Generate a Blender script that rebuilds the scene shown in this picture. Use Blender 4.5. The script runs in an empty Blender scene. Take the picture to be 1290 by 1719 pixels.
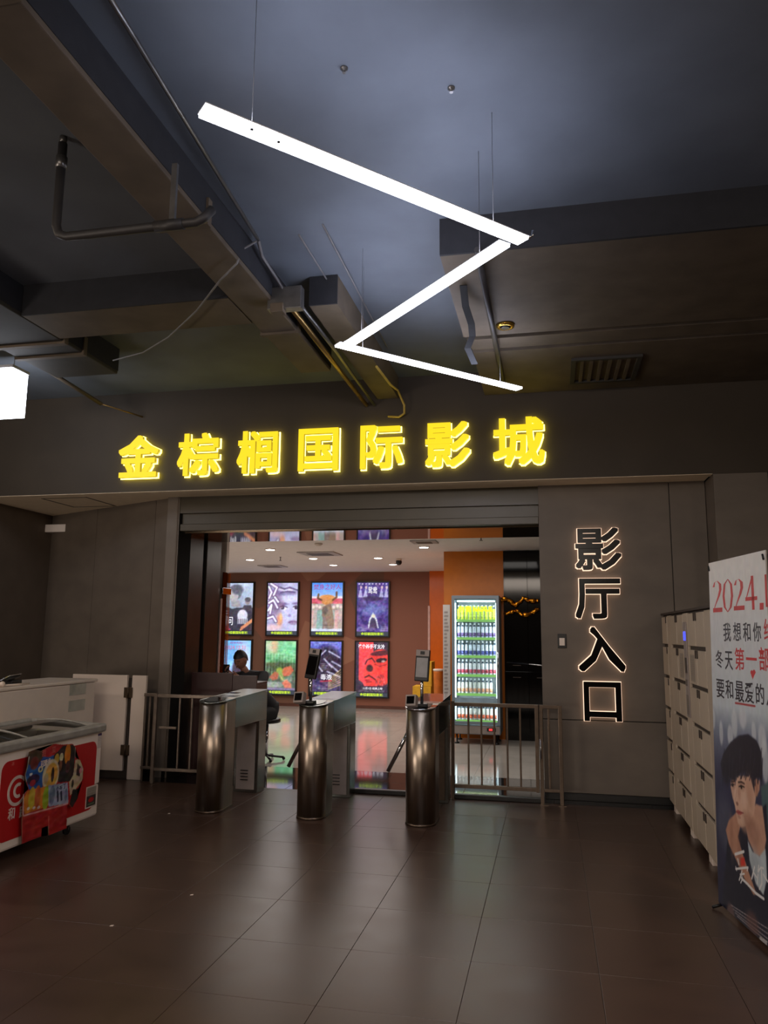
import bpy, bmesh, math, random
import numpy as np
from mathutils import Vector, Matrix
random.seed(7)
C = bpy.context.scene.collection
sc = bpy.context.scene

# ------------------------------------------------------------------ camera
F_PX, W_PX, H_PX = 1285.0, 1290.0, 1719.0
PITCH, YAW, ROLL, EYE = math.radians(8.9), math.radians(12.2), 0.0095, 1.6
fwd = Vector((-math.sin(YAW) * math.cos(PITCH), math.cos(YAW) * math.cos(PITCH), math.sin(PITCH)))
rt0 = Vector((math.cos(YAW), math.sin(YAW), 0))
up0 = rt0.cross(fwd)
rt = rt0 * math.cos(ROLL) + up0 * math.sin(ROLL)
up = up0 * math.cos(ROLL) - rt0 * math.sin(ROLL)
cam_data = bpy.data.cameras.new('camera')
cam = bpy.data.objects.new('camera', cam_data)
C.objects.link(cam)
M3 = Matrix((rt, up, -fwd)).transposed()
cam.matrix_world = Matrix.Translation((0, 0, EYE)) @ M3.to_4x4()
cam_data.sensor_fit = 'VERTICAL'
cam_data.sensor_height = 36.0
cam_data.lens = F_PX / H_PX * 36.0
cam_data.clip_start = 0.05
cam_data.clip_end = 100
sc.camera = cam

# ------------------------------------------------------------------ world, exposure
w = bpy.data.worlds.new('world')
sc.world = w
w.use_nodes = True
w.node_tree.nodes['Background'].inputs[0].default_value = (0.5, 0.5, 0.6, 1)
w.node_tree.nodes['Background'].inputs[1].default_value = 0.002
sc.view_settings.view_transform = 'Standard'
sc.view_settings.look = 'None'
sc.view_settings.gamma = 1
sc.view_settings.exposure = 0.0
sc.view_settings.use_curve_mapping = False
sc.cycles.max_bounces = 8
sc.cycles.sample_clamp_indirect = 4.0
sc.cycles.use_denoising = True


def area_lamp(name, loc, size, power, col=(1, 1, 1), aim=(0, 0, -1), spread=180):
    l = bpy.data.lights.new(name, 'AREA')
    l.shape = 'RECTANGLE'
    l.size, l.size_y = size
    l.energy = power
    l.color = col
    l.spread = math.radians(spread)
    o = bpy.data.objects.new(name, l)
    C.objects.link(o)
    o.location = loc
    o.rotation_euler = Vector(aim).to_track_quat('-Z', 'Y').to_euler()
    return o


# unseen lamps of the hall, and fill added under the lobby ceiling
HALL_WARM = (1.0, 0.80, 0.64)
area_lamp('unseen_hall_light', (-2.6, -1.6, 4.15), (2.4, 0.3), 40, HALL_WARM)
area_lamp('unseen_hall_light', (1.2, -2.4, 4.15), (2.4, 0.3), 30, HALL_WARM)
area_lamp('unseen_hall_light', (-6.8, 3.4, 4.15), (0.3, 2.0), 62, HALL_WARM, (.7, 0, -1), 140)
# unseen frontal fill added high behind the camera
area_lamp('front_fill_light', (-2.0, -4.1, 3.55), (6.0, .8), 75, (1.0, 0.85, 0.72), (0, 1, -0.25), 120)
area_lamp('unseen_hall_light', (3.4, 1.6, 4.1), (0.3, 2.4), 62, HALL_WARM, (-.85, .25, -.8), 130)  # added unseen fill for the freezer and the left side
area_lamp('low_fill_light', (-7.0, -1.5, 0.8), (2.0, 0.6), 85, (1.0, 0.86, 0.74), (.45, 1, .28), 150)  # added upward fill for the soffit, no showcase stands there
area_lamp('lobby_fill_light', (-4.3, 12.6, 2.80), (4.5, 4.5), 105, (1.0, 0.93, 0.86))  # broad fill added to brighten the lobby, not a built panel
area_lamp('lobby_fill_light', (-0.9, 10.3, 2.80), (1.4, 1.2), 14, (1.0, 0.93, 0.86))

# ------------------------------------------------------------------ pixel helpers (real planes, fixed positions)
CAM = Vector((0, 0, EYE))


def ray(px, py):
    return fwd * F_PX + rt * (px - W_PX / 2) - up * (py - H_PX / 2)


def P(px, py, x=None, y=None, z=None):
    d = ray(px, py)
    t = x / d.x if x is not None else (y / d.y if y is not None else (z - EYE) / d.z)
    return CAM + d * t


def Pp(px, py, p0, n):
    d = ray(px, py)
    return CAM + d * ((Vector(p0) - CAM).dot(n) / d.dot(n))


# ------------------------------------------------------------------ materials
MATS = {}


def srgb(c):
    return tuple(((v / 255) / 12.92 if v / 255 <= 0.04045 else ((v / 255 + 0.055) / 1.055) ** 2.4) for v in c)


def mat(name, col, rough=0.5, metal=0.0, noise=0.15, scale=12.0, bump=0.0, emit=None, estr=1.0, spec=0.5, stretch=None, coat=0.0, objvar=0.0, rvar=0.0):
    """col in sRGB 0-255 albedo"""
    if name in MATS:
        return MATS[name]
    m = bpy.data.materials.new(name)
    m.use_nodes = True
    nt = m.node_tree
    b = nt.nodes['Principled BSDF']
    c = srgb(col)
    b.inputs['Roughness'].default_value = rough
    b.inputs['Metallic'].default_value = metal
    b.inputs['Specular IOR Level'].default_value = spec
    b.inputs['Coat Weight'].default_value = coat
    tc = nt.nodes.new('ShaderNodeTexCoord')
    mp = nt.nodes.new('ShaderNodeMapping')
    geo = nt.nodes.new('ShaderNodeNewGeometry')
    nt.links.new(geo.outputs['Position'], mp.inputs[0])
    if stretch:
        mp.inputs['Scale'].default_value = stretch
    nz = nt.nodes.new('ShaderNodeTexNoise')
    nz.inputs['Scale'].default_value = scale
    nz.inputs['Detail'].default_value = 5
    nt.links.new(mp.outputs[0], nz.inputs['Vector'])
    rmp = nt.nodes.new('ShaderNodeValToRGB')
    rmp.color_ramp.elements[0].position = 0.3
    rmp.color_ramp.elements[1].position = 0.7
    rmp.color_ramp.elements[0].color = tuple(v * (1 - noise) for v in c) + (1,)
    rmp.color_ramp.elements[1].color = tuple(min(1, v * (1 + noise)) for v in c) + (1,)
    nt.links.new(nz.outputs['Fac'], rmp.inputs[0])
    out = rmp.outputs[0]
    if objvar:
        oi = nt.nodes.new('ShaderNodeObjectInfo')
        hs = nt.nodes.new('ShaderNodeHueSaturation')
        mr = nt.nodes.new('ShaderNodeMapRange')
        mr.inputs[3].default_value = 1 - objvar
        mr.inputs[4].default_value = 1 + objvar
        nt.links.new(oi.outputs['Random'], mr.inputs[0])
        nt.links.new(mr.outputs[0], hs.inputs['Value'])
        nt.links.new(out, hs.inputs['Color'])
        out = hs.outputs[0]
    nt.links.new(out, b.inputs['Base Color'])
    if rvar:
        mr = nt.nodes.new('ShaderNodeMapRange')
        mr.inputs[3].default_value = rough - rvar
        mr.inputs[4].default_value = rough + rvar
        nt.links.new(nz.outputs['Fac'], mr.inputs[0])
        nt.links.new(mr.outputs[0], b.inputs['Roughness'])
    if bump:
        bp = nt.nodes.new('ShaderNodeBump')
        bp.inputs['Strength'].default_value = bump
        bp.inputs['Distance'].default_value = 0.01
        nt.links.new(nz.outputs['Fac'], bp.inputs['Height'])
        nt.links.new(bp.outputs[0], b.inputs['Normal'])
    if emit is not None:
        b.inputs['Emission Color'].default_value = srgb(emit) + (1,)
        b.inputs['Emission Strength'].default_value = estr
    MATS[name] = m
    return m


def paint_mat(name, estr=0.0, rough=0.5, base=1.0):
    """print material that reads the colours painted on the sheet"""
    if name in MATS:
        return MATS[name]
    m = bpy.data.materials.new(name)
    m.use_nodes = True
    nt = m.node_tree
    b = nt.nodes['Principled BSDF']
    a = nt.nodes.new('ShaderNodeVertexColor')
    a.layer_name = 'print'
    mul = nt.nodes.new('ShaderNodeMix')
    mul.data_type = 'RGBA'
    mul.blend_type = 'MULTIPLY'
    mul.inputs[0].default_value = 1
    mul.inputs[7].default_value = (base, base, base, 1)
    nt.links.new(a.outputs[0], mul.inputs[6])
    nt.links.new(mul.outputs[2], b.inputs['Base Color'])
    b.inputs['Roughness'].default_value = rough
    if estr:
        nt.links.new(a.outputs[0], b.inputs['Emission Color'])
        b.inputs['Emission Strength'].default_value = estr
    MATS[name] = m
    return m


def glass_mat(name, tint=(0.93, 0.97, 0.96), rough=0.02, mix=0.12):
    if name in MATS:
        return MATS[name]
    m = bpy.data.materials.new(name)
    m.use_nodes = True
    nt = m.node_tree
    for n in list(nt.nodes):
        nt.nodes.remove(n)
    o = nt.nodes.new('ShaderNodeOutputMaterial')
    t = nt.nodes.new('ShaderNodeBsdfTransparent')
    t.inputs[0].default_value = tint + (1,)
    g = nt.nodes.new('ShaderNodeBsdfGlossy')
    g.inputs['Roughness'].default_value = rough
    fr = nt.nodes.new('ShaderNodeFresnel')
    fr.inputs[0].default_value = 1.45
    mx = nt.nodes.new('ShaderNodeMixShader')
    nt.links.new(fr.outputs[0], mx.inputs[0])
    nt.links.new(t.outputs[0], mx.inputs[1])
    nt.links.new(g.outputs[0], mx.inputs[2])
    nt.links.new(mx.outputs[0], o.inputs[0])
    MATS[name] = m
    return m


def emis(name, col, strength):
    return mat(name, (30, 30, 30), 0.6, emit=col, estr=strength, noise=0.02)


# ------------------------------------------------------------------ mesh helpers
class B:
    def __init__(s):
        s.bm = bmesh.new()

    def box(s, x0, x1, y0, y1, z0, z1, bev=0.0, mi=0):
        if x0 > x1: x0, x1 = x1, x0
        if y0 > y1: y0, y1 = y1, y0
        if z0 > z1: z0, z1 = z1, z0
        v = [s.bm.verts.new(p) for p in ((x0, y0, z0), (x1, y0, z0), (x1, y1, z0), (x0, y1, z0), (x0, y0, z1), (x1, y0, z1), (x1, y1, z1), (x0, y1, z1))]
        fs = [s.bm.faces.new([v[i] for i in q]) for q in ((3, 2, 1, 0), (4, 5, 6, 7), (0, 1, 5, 4), (1, 2, 6, 5), (2, 3, 7, 6), (3, 0, 4, 7))]
        for f in fs: f.material_index = mi
        if bev:
            es = list({e for f in fs for e in f.edges})
            bmesh.ops.bevel(s.bm, geom=es, offset=bev, segments=2, affect='EDGES', profile=0.5)
        return s

    def prism(s, pts, d, mi=0):
        """pts: 3d polygon; d: extrusion vector"""
        d = Vector(d)
        a = [s.bm.verts.new(Vector(p)) for p in pts]
        b = [s.bm.verts.new(Vector(p) + d) for p in pts]
        n = len(a)
        fs = [s.bm.faces.new(a[::-1]), s.bm.faces.new(b)]
        for i in range(n):
            fs.append(s.bm.faces.new((a[i], a[(i + 1) % n], b[(i + 1) % n], b[i])))
        for f in fs: f.material_index = mi
        return s

    def tube(s, path, r, seg=8, mi=0, caps=True):
        path = [Vector(p) for p in path]
        rs = r if isinstance(r, (list, tuple)) else [r] * len(path)
        rings = []
        prev = None
        for i, p in enumerate(path):
            if i == 0: t = path[1] - p
            elif i == len(path) - 1: t = p - path[i - 1]
            else: t = (path[i + 1] - p).normalized() + (p - path[i - 1]).normalized()
            t.normalize()
            ref = prev if prev is not None else (Vector((0, 0, 1)) if abs(t.z) < 0.9 else Vector((1, 0, 0)))
            a = (ref - t * ref.dot(t)).normalized()
            prev = a
            b = t.cross(a)
            rings.append([s.bm.verts.new(p + (a * math.cos(2 * math.pi * k / seg) + b * math.sin(2 * math.pi * k / seg)) * rs[i]) for k in range(seg)])
        for i in range(len(rings) - 1):
            for k in range(seg):
                f = s.bm.faces.new((rings[i][k], rings[i][(k + 1) % seg], rings[i + 1][(k + 1) % seg], rings[i + 1][k]))
                f.smooth = True
                f.material_index = mi
        if caps:
            s.bm.faces.new(rings[0][::-1]).material_index = mi
            s.bm.faces.new(rings[-1]).material_index = mi
        return s

    def lathe(s, prof, c=(0, 0, 0), seg=16, mi=0):
        c = Vector(c)
        rings = [[s.bm.verts.new(c + Vector((r * math.cos(2 * math.pi * k / seg), r * math.sin(2 * math.pi * k / seg), z))) for k in range(seg)] for r, z in prof]
        for i in range(len(rings) - 1):
            for k in range(seg):
                f = s.bm.faces.new((rings[i][k], rings[i][(k + 1) % seg], rings[i + 1][(k + 1) % seg], rings[i + 1][k]))
                f.smooth = True
                f.material_index = mi
        s.bm.faces.new(rings[0][::-1]).material_index = mi
        s.bm.faces.new(rings[-1]).material_index = mi
        return s

    def ball(s, c, r, seg=12, mi=0, rot=None):
        r = r if isinstance(r, (tuple, list)) else (r, r, r)
        m = Matrix.Translation(c) @ (rot if rot else Matrix()) @ Matrix.Diagonal((r[0], r[1], r[2], 1))
        q = bmesh.ops.create_uvsphere(s.bm, u_segments=seg, v_segments=max(6, seg * 2 // 3), radius=1, matrix=m)
        for v in q['verts']:
            for f in v.link_faces:
                f.smooth = True
                f.material_index = mi
        return s

    def frame(s, x0, x1, z0, z1, y0, y1, t):
        """rectangular frame in the XZ plane"""
        s.box(x0, x1, y0, y1, z1 - t, z1)
        s.box(x0, x1, y0, y1, z0, z0 + t)
        s.box(x0, x0 + t, y0, y1, z0 + t, z1 - t)
        s.box(x1 - t, x1, y0, y1, z0 + t, z1 - t)
        return s


def wloc(o):
    v = Vector((0, 0, 0))
    while o is not None:
        v = v + o.location
        o = o.parent
    return v


def link(o, parent=None):
    C.objects.link(o)
    if parent is not None:
        o.parent = parent
    return o


def obj(name, b, m, parent=None, T=None):
    me = bpy.data.meshes.new(name)
    bm = b.bm if isinstance(b, B) else b
    bmesh.ops.recalc_face_normals(bm, faces=bm.faces)
    if T is not None:
        bmesh.ops.transform(bm, matrix=T, verts=bm.verts)
    if parent is not None:
        off = wloc(parent)
        if off.length > 0:
            bmesh.ops.translate(bm, vec=-off, verts=bm.verts)
    bm.to_mesh(me)
    bm.free()
    for mm in (m if isinstance(m, (list, tuple)) else [m]):
        me.materials.append(mm)
    return link(bpy.data.objects.new(name, me), parent)


def tag(o, label=None, cat=None, group=None, kind=None):
    if label: o['label'] = label
    if cat: o['category'] = cat
    if group: o['group'] = group
    if kind: o['kind'] = kind
    return o


def thing(name, label, cat, loc=(0, 0, 0), group=None):
    o = bpy.data.objects.new(name, None)
    o.empty_display_size = 0.1
    o.location = loc
    C.objects.link(o)
    return tag(o, label, cat, group)


def struct(name, b, m, parent=None, T=None):
    o = obj(name, b, m, parent, T)
    if parent is None:
        o['kind'] = 'structure'
    return o


def copy_tree(o, parent=None):
    c = o.copy()
    C.objects.link(c)
    c.parent = parent
    for ch in [k for k in o.children]:
        copy_tree(ch, c)
    return c


FRONT = (Vector((1, 0, 0)), Vector((0, 0, 1)), Vector((0, -1, 0)))      # faces -Y
EAST = (Vector((0, 1, 0)), Vector((0, 0, 1)), Vector((1, 0, 0)))        # faces +X


def text_bm(body, origin, basis, w=None, h=None, size=None, depth=0.002, offset=0.0, anchor='c', res=2):
    """text as a bmesh; origin = centre (anchor c) or lower left (anchor l) of its box on the back face"""
    cu = bpy.data.curves.new('lettering', 'FONT')
    cu.body = body
    cu.size = 1
    cu.extrude = 0.5
    cu.offset = offset
    cu.resolution_u = res
    o = bpy.data.objects.new('lettering', cu)
    C.objects.link(o)
    dg = bpy.context.evaluated_depsgraph_get()
    me = bpy.data.meshes.new_from_object(o.evaluated_get(dg))
    bpy.data.objects.remove(o)
    bpy.data.curves.remove(cu)
    bm = bmesh.new()
    bm.from_mesh(me)
    bpy.data.meshes.remove(me)
    xs = [v.co.x for v in bm.verts]
    ys = [v.co.y for v in bm.verts]
    x0, x1, y0, y1 = min(xs), max(xs), min(ys), max(ys)
    if size is not None:
        sx = sy = size
        if w is not None: sx = w / (x1 - x0)
    else:
        sx = w / (x1 - x0) if w else None
        sy = h / (y1 - y0) if h else None
        sx = sx or sy
        sy = sy or sx
    cx, cy = ((x0 + x1) / 2, (y0 + y1) / 2) if anchor == 'c' else (x0, y0)
    r, u, n = basis
    origin = Vector(origin)
    for v in bm.verts:
        v.co = origin + r * ((v.co.x - cx) * sx) + u * ((v.co.y - cy) * sy) + n * ((v.co.z + 0.5) * depth)
    return bm


def bold_bm(body, origin, basis, w, h, depth, r=0.02):
    """heavy lettering: the glyph repeated around a small circle, so strokes grow without breaking; w,h = outer size"""
    rr = r * max(w, h)
    base = text_bm(body, origin, basis, w - 2 * rr, h - 2 * rr, depth=depth)
    me = bpy.data.meshes.new('g')
    base.to_mesh(me)
    base.free()
    bm = bmesh.new()
    rt_, up_, n = basis
    k = 0
    for dx, dy in ((0, 0), (1, 1), (-1, 1), (1, -1), (-1, -1), (1, 0), (-1, 0), (0, 1), (0, -1)):
        n0 = len(bm.verts)
        bm.from_mesh(me)
        bm.verts.ensure_lookup_table()
        o = rt_ * (dx * rr) + up_ * (dy * rr) - n * (0.00012 * k)
        for v in bm.verts[n0:]:
            v.co += o
        k += 1
    bpy.data.meshes.remove(me)
    return bm


# ------------------------------------------------------------------ painted sheets
class Cv:
    def __init__(s, w, h, c=(255, 255, 255)):
        s.w, s.h = w, h
        s.a = np.zeros((h, w, 3)) + np.array(c, float)
        s.X, s.Y = np.meshgrid((np.arange(w) + .5) / w, (np.arange(h) + .5) / h)
        s.mask = np.ones((h, w), bool)
        s.rng = np.random.RandomState(3)

    def put(s, m, c, al=1.0):
        m = np.clip(m, 0, 1)[..., None] * al
        s.a = s.a * (1 - m) + np.array(c, float) * m

    def grad(s, c0, c1, y0=0., y1=1., x0=0., x1=1.):
        t = np.clip((s.Y - y0) / (y1 - y0), 0, 1)[..., None]
        m = ((s.Y >= y0) & (s.Y <= y1) & (s.X >= x0) & (s.X <= x1))[..., None]
        s.a = np.where(m, np.array(c0, float) * (1 - t) + np.array(c1, float) * t, s.a)

    def ell(s, cx, cy, rx, ry, c, al=1.0, rot=0., soft=0.08):
        dx, dy = s.X - cx, (s.Y - cy)
        k = s.h / s.w
        dy = dy * k
        ca, sa = math.cos(rot), math.sin(rot)
        u, v = (dx * ca + dy * sa) / rx, (-dx * sa + dy * ca) / (ry * k)
        d = np.sqrt(u * u + v * v)
        s.put((1 - d) / max(soft, 1e-3) + 0.5, c, al)

    def inside(s, pts):
        ins = np.zeros(s.X.shape, bool)
        n = len(pts)
        for i in range(n):
            xa, ya = pts[i][0], pts[i][1]
            xb, yb = pts[(i + 1) % n][0], pts[(i + 1) % n][1]
            if ya == yb: continue
            c = ((ya > s.Y) != (yb > s.Y)) & (s.X < (xb - xa) * (s.Y - ya) / (yb - ya) + xa)
            ins ^= c
        return ins

    def poly(s, pts, c, al=1.0):
        s.put(s.inside(pts).astype(float), c, al)

    def line(s, pts, wd, c, al=1.0):
        k = s.h / s.w
        for (xa, ya), (xb, yb) in zip(pts[:-1], pts[1:]):
            ax, ay, bx, by = xa, ya * k, xb, yb * k
            L = (bx - ax) ** 2 + (by - ay) ** 2 + 1e-9
            t = np.clip(((s.X - ax) * (bx - ax) + (s.Y * k - ay) * (by - ay)) / L, 0, 1)
            d = np.hypot(s.X - ax - t * (bx - ax), s.Y * k - ay - t * (by - ay))
            s.put((wd / 2 - d) * s.w + 0.5, c, al)

    def noise(s, n, amp, y0=0., y1=1., x0=0., x1=1., chroma=0.3):
        g = s.rng.rand(n * 2 + 2, n + 2) - .5
        gc = s.rng.rand(n * 2 + 2, n + 2, 3) - .5
        yy, xx = s.Y * n * 1.6, s.X * n
        iy, ix = yy.astype(int), xx.astype(int)
        fy, fx = (yy - iy), (xx - ix)
        def smp(q):
            if q.ndim == 3: a, b = fy[..., None], fx[..., None]
            else: a, b = fy, fx
            return (q[iy, ix] * (1 - a) * (1 - b) + q[iy + 1, ix] * a * (1 - b) + q[iy, ix + 1] * (1 - a) * b + q[iy + 1, ix + 1] * a * b)
        m = ((s.Y >= y0) & (s.Y <= y1) & (s.X >= x0) & (s.X <= x1))[..., None]
        s.a = s.a + m * (smp(g)[..., None] * amp + smp(gc) * amp * chroma)

    def blur(s, n=1):
        for _ in range(n):
            p = np.pad(s.a, ((1, 1), (1, 1), (0, 0)), 'edge')
            s.a = (p[:-2, 1:-1] + p[2:, 1:-1] + p[1:-1, :-2] + p[1:-1, 2:] + 2 * p[1:-1, 1:-1]) / 6

    def rows(s, x0, x1, y0, y1, n, c, al=0.8, dens=0.7):
        """lines of print too small to read"""
        for i in range(n):
            y = y0 + (y1 - y0) * i / max(1, n - 1)
            x = x0
            while x < x1:
                l = s.rng.rand() * 0.05 + 0.02
                if s.rng.rand() < dens:
                    s.line([(x, y), (min(x1, x + l), y)], 0.010, c, al)
                x += l + 0.012


def sheet(name, cv, p0, ru, dv, width, height, m, parent=None, thick=0.0, n=None):
    """p0 = top left corner, ru = direction right, dv = direction down. one vertex per texel"""
    h, w_ = cv.h, cv.w
    p0, ru, dv = Vector(p0), Vector(ru), Vector(dv)
    if parent is not None: p0 = p0 - wloc(parent)
    us = np.arange(w_) / (w_ - 1) * width
    vs = np.arange(h) / (h - 1) * height
    U, V = np.meshgrid(us, vs)
    co = np.array(p0)[None, None, :] + U[..., None] * np.array(ru) + V[..., None] * np.array(dv)
    idx = np.arange(h * w_).reshape(h, w_)
    q = np.stack([idx[1:, :-1], idx[1:, 1:], idx[:-1, 1:], idx[:-1, :-1]], -1)
    keep = cv.mask[:-1, :-1] & cv.mask[1:, 1:]
    q = q[keep]
    me = bpy.data.meshes.new(name)
    me.from_pydata(co.reshape(-1, 3).tolist(), [], q.reshape(-1, 4).tolist())
    ca = me.color_attributes.new('print', 'FLOAT_COLOR', 'POINT')
    s = np.clip(cv.a, 0, 255) / 255
    lin = np.where(s <= 0.04045, s / 12.92, ((s + 0.055) / 1.055) ** 2.4).reshape(-1, 3)
    rgba = np.concatenate([lin, np.ones((len(lin), 1))], 1).astype(np.float32)
    ca.data.foreach_set('color', rgba.ravel())
    me.materials.append(m)
    me.update()
    return link(bpy.data.objects.new(name, me), parent)


# ------------------------------------------------------------------ common materials
m_floor = mat('dark brown floor tile', (70, 51, 42), 0.30, noise=0.14, scale=5, spec=0.55, objvar=0.05, rvar=0.05, bump=0.03)
m_grout = mat('floor grout', (60, 48, 42), 0.6)
m_lobbytile = mat('polished light grey tile', (182, 176, 168), 0.10, noise=0.06, scale=3, spec=0.7, objvar=0.03)
m_darktile = mat('polished black granite', (28, 27, 28), 0.05, noise=0.3, scale=60, spec=0.8)
m_ceil = mat('dark painted ceiling', (94, 99, 106), 0.85, noise=0.12, scale=2.2, bump=0.1)
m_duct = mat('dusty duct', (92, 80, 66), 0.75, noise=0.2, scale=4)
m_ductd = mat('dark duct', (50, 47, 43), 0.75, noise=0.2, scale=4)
m_fascia = mat('dark fascia paint', (60, 51, 40), 0.7, noise=0.08, scale=3)
m_soffit = mat('soffit paint', (238, 220, 190), 0.8, noise=0.04)
m_panel = mat('grey brown stone panel', (104, 94, 84), 0.55, noise=0.13, scale=2.6, stretch=(1, 1, 1.8), bump=0.08, objvar=0.04)
m_wall = mat('brown grey wall', (96, 84, 72), 0.7, noise=0.12, scale=3)
m_black = mat('black skirting', (14, 13, 12), 0.4)
m_gloss = mat('glossy dark stone trim', (44, 38, 33), 0.3, noise=0.3, scale=5, spec=0.2)
m_mirror = mat('smoked mirror', (120, 104, 84), 0.04, metal=0.85, noise=0.05)
m_lobceil = mat('lobby ceiling paint', (236, 228, 222), 0.8, noise=0.03)
m_steel = mat('brushed stainless steel', (160, 146, 132), 0.33, metal=1.0, noise=0.12, scale=90, stretch=(1, 1, 0.02), rvar=0.06)
m_steelh = mat('brushed stainless housing', (138, 142, 138), 0.22, metal=1.0, noise=0.1, scale=90, stretch=(1, 0.04, 1), rvar=0.05)
m_rail = mat('dull stainless rail', (108, 94, 82), 0.33, metal=0.9, noise=0.1, scale=30)
m_chrome = mat('chrome', (215, 215, 220), 0.08, metal=1.0, noise=0.02)
m_blk = mat('black plastic', (14, 14, 16), 0.35)
m_blkg = mat('glossy black glass', (10, 9, 9), 0.07, spec=0.3)
m_white = mat('white enamel', (228, 214, 202), 0.32, noise=0.04, scale=6)
m_offw = mat('off white painted panel', (224, 208, 194), 0.6, noise=0.05, scale=3)
m_pan = mat('grey beige access panel', (150, 138, 132), 0.55, noise=0.1, scale=8)
m_led = emis('cool white led diffuser', (240, 242, 255), 17.0)
m_ledup = emis('cool white led uplight', (222, 228, 255), 30.0)  # added glow standing for the haze over the ceiling
m_alu = mat('white aluminium profile', (210, 212, 218), 0.5)
m_galv = mat('galvanised pipe', (120, 118, 116), 0.35, metal=0.8, noise=0.2)
m_pipe = mat('painted dark pipe', (52, 50, 50), 0.5, metal=0.2)
m_cable = mat('grey cable', (110, 108, 108), 0.6)

# ================================================================== SETTING
FR, FA, SOF = 8.0, 7.6, 3.12      # entrance wall, fascia plane, soffit height
CE = 4.25

# hall floor: slab (grout) with individual tiles where they can be told apart
fl = struct('floor', B().box(-9.2, 6.2, -4.2, 7.8, -0.15, -0.004), m_grout)
TP = 0.61
tile0 = None
for i in range(-12, 4):
    for j in range(-4, 7):
        x0, y0 = 0.19 + TP * i, 4.07 + TP * j
        y1 = min(y0 + TP, 7.8)
        g = 0.0011
        if tile0 is None:
            b = B()
            b.box(0, TP - 2 * g, 0, TP - 2 * g, -0.012, 0.0, bev=0.0012)
            tile0 = obj('floor_tile', b, m_floor, fl)
            o = tile0
        else:
            o = tile0.copy()
            C.objects.link(o)
            o.parent = fl
        o.location = (x0 + g, y0 + g, 0)
        if y0 + TP > 7.8:
            o.scale = (1, (7.8 - y0 - g) / (TP - 2 * g), 1)
xl, xr = 0.19 - 12 * TP, 0.19 + 4 * TP
yb, yf = 4.07 - 4 * TP, 7.8
b = B()
b.box(-9.2, xl, -4.2, 7.8, -0.01, 0)
b.box(xr, 6.2, -4.2, 7.8, -0.01, 0)
b.box(xl, xr, -4.2, yb, -0.01, 0)
tag(obj('floor_margin', b, m_floor, fl))

# entrance strip of black polished stone and the lobby floor
ls = struct('floor', B().box(-9.0, 1.6, 7.8, 16.3, -0.15, -0.003), m_grout)
b0 = B().box(0, 0.896, 0, 0.596, -0.02, 0, bev=0.001)
t0 = obj('granite_tile', b0, m_darktile, ls)
k = 0
for i in range(-5, 2):
    for j in range(2):
        o = t0 if k == 0 else t0.copy()
        if k: C.objects.link(o); o.parent = ls
        k += 1
        o.location = (i * 0.9 + 0.002, 7.802 + j * 0.6, 0)
b0 = B().box(0, 0.797, 0, 0.797, -0.02, 0, bev=0.001)
t0 = obj('floor_tile', b0, m_lobbytile, ls)
k = 0
for i in range(-11, 1):
    for j in range(9):
        o = t0 if k == 0 else t0.copy()
        if k: C.objects.link(o); o.parent = ls
        k += 1
        o.location = (0.72 + i * 0.8 - 0.8, 9.003 + j * 0.8, 0)

# hall ceiling and outer walls (behind and beside the camera)
struct('ceiling', B().box(-9.2, 6.2, -4.2, 7.75, CE, CE + 0.15), m_ceil)
struct('wall_left', B().box(-9.2, -9.05, -4.2, 9.3, 0, CE), m_wall)
struct('wall_right', B().box(6.05, 6.2, -4.2, 7.75, 0, CE), m_wall)
struct('wall_back', B().box(-9.2, 6.2, -4.35, -4.2, 0, CE), m_wall)

# fascia over the entrance
struct('wall_fascia', B().box(-9.05, 6.05, FA, FA + 0.12, SOF - 0.01, CE), m_fascia)
so = struct('ceiling', B().box(-9.05, 1.54, FA + 0.12, 9.3, SOF, SOF + 0.08), m_soffit)
so2 = obj('soffit_edge', B().box(-9.05, 1.54, FA + 0.001, FA + 0.119, SOF - 0.014, SOF - 0.0101), m_soffit, so)
# hatch outlined on the soffit
b = B()
h0, h1 = P(110, 829, z=SOF), P(198, 834, z=SOF)
hy0, hy1 = 7.86, 8.5
b.box(-5.85, -5.25, hy0, hy0 + .02, SOF - 0.004, SOF + 0.001)
b.box(-5.85, -5.25, hy1 - .02, hy1, SOF - 0.004, SOF + 0.001)
b.box(-5.85, -5.83, hy0, hy1, SOF - 0.004, SOF + 0.001)
b.box(-5.27, -5.25, hy0, hy1, SOF - 0.004, SOF + 0.001)
obj('access_hatch', b, m_wall, so)

# entrance wall, right part: core and stone panels with recessed joints
wr = struct('wall_front', B().box(-0.085, 1.54, FR + 0.025, 9.0, 0, SOF), m_black)
for x0, x1, z0, z1 in ((-0.09, 1.195, 0.07, 0.755), (-0.09, 1.195, 0.763, SOF), (1.203, 1.54, 0.07, 0.755), (1.203, 1.54, 0.763, SOF)):
    obj('wall_panel', B().box(x0, x1, FR, FR + 0.03, z0, z1, bev=0.003), m_panel, wr)
struct('baseboard_front', B().box(-0.09, 1.54, FR - 0.012, FR + 0.02, 0, 0.068, bev=0.003), m_black)
# pier flush with the fascia, right
wp = struct('wall_pier', B().box(1.56, 6.05, FA + 0.02, 9.0, 0, SOF - 0.01), m_black)
obj('wall_panel', B().box(1.545, 2.02, FA, FA + 0.03, 0.0, SOF - 0.011, bev=0.003), m_panel, wp)
obj('wall_panel', B().box(2.03, 3.2, FA, FA + 0.03, 0.0, SOF - 0.011, bev=0.003), m_panel, wp)
obj('wall_panel', B().box(3.21, 6.05, FA, FA + 0.03, 0.0, SOF - 0.011, bev=0.003), m_panel, wp)
obj('wall_panel', B().box(1.545, 1.575, FA + 0.032, FR + 0.02, 0.0, SOF - 0.011, bev=0.003), m_panel, wp)

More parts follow.
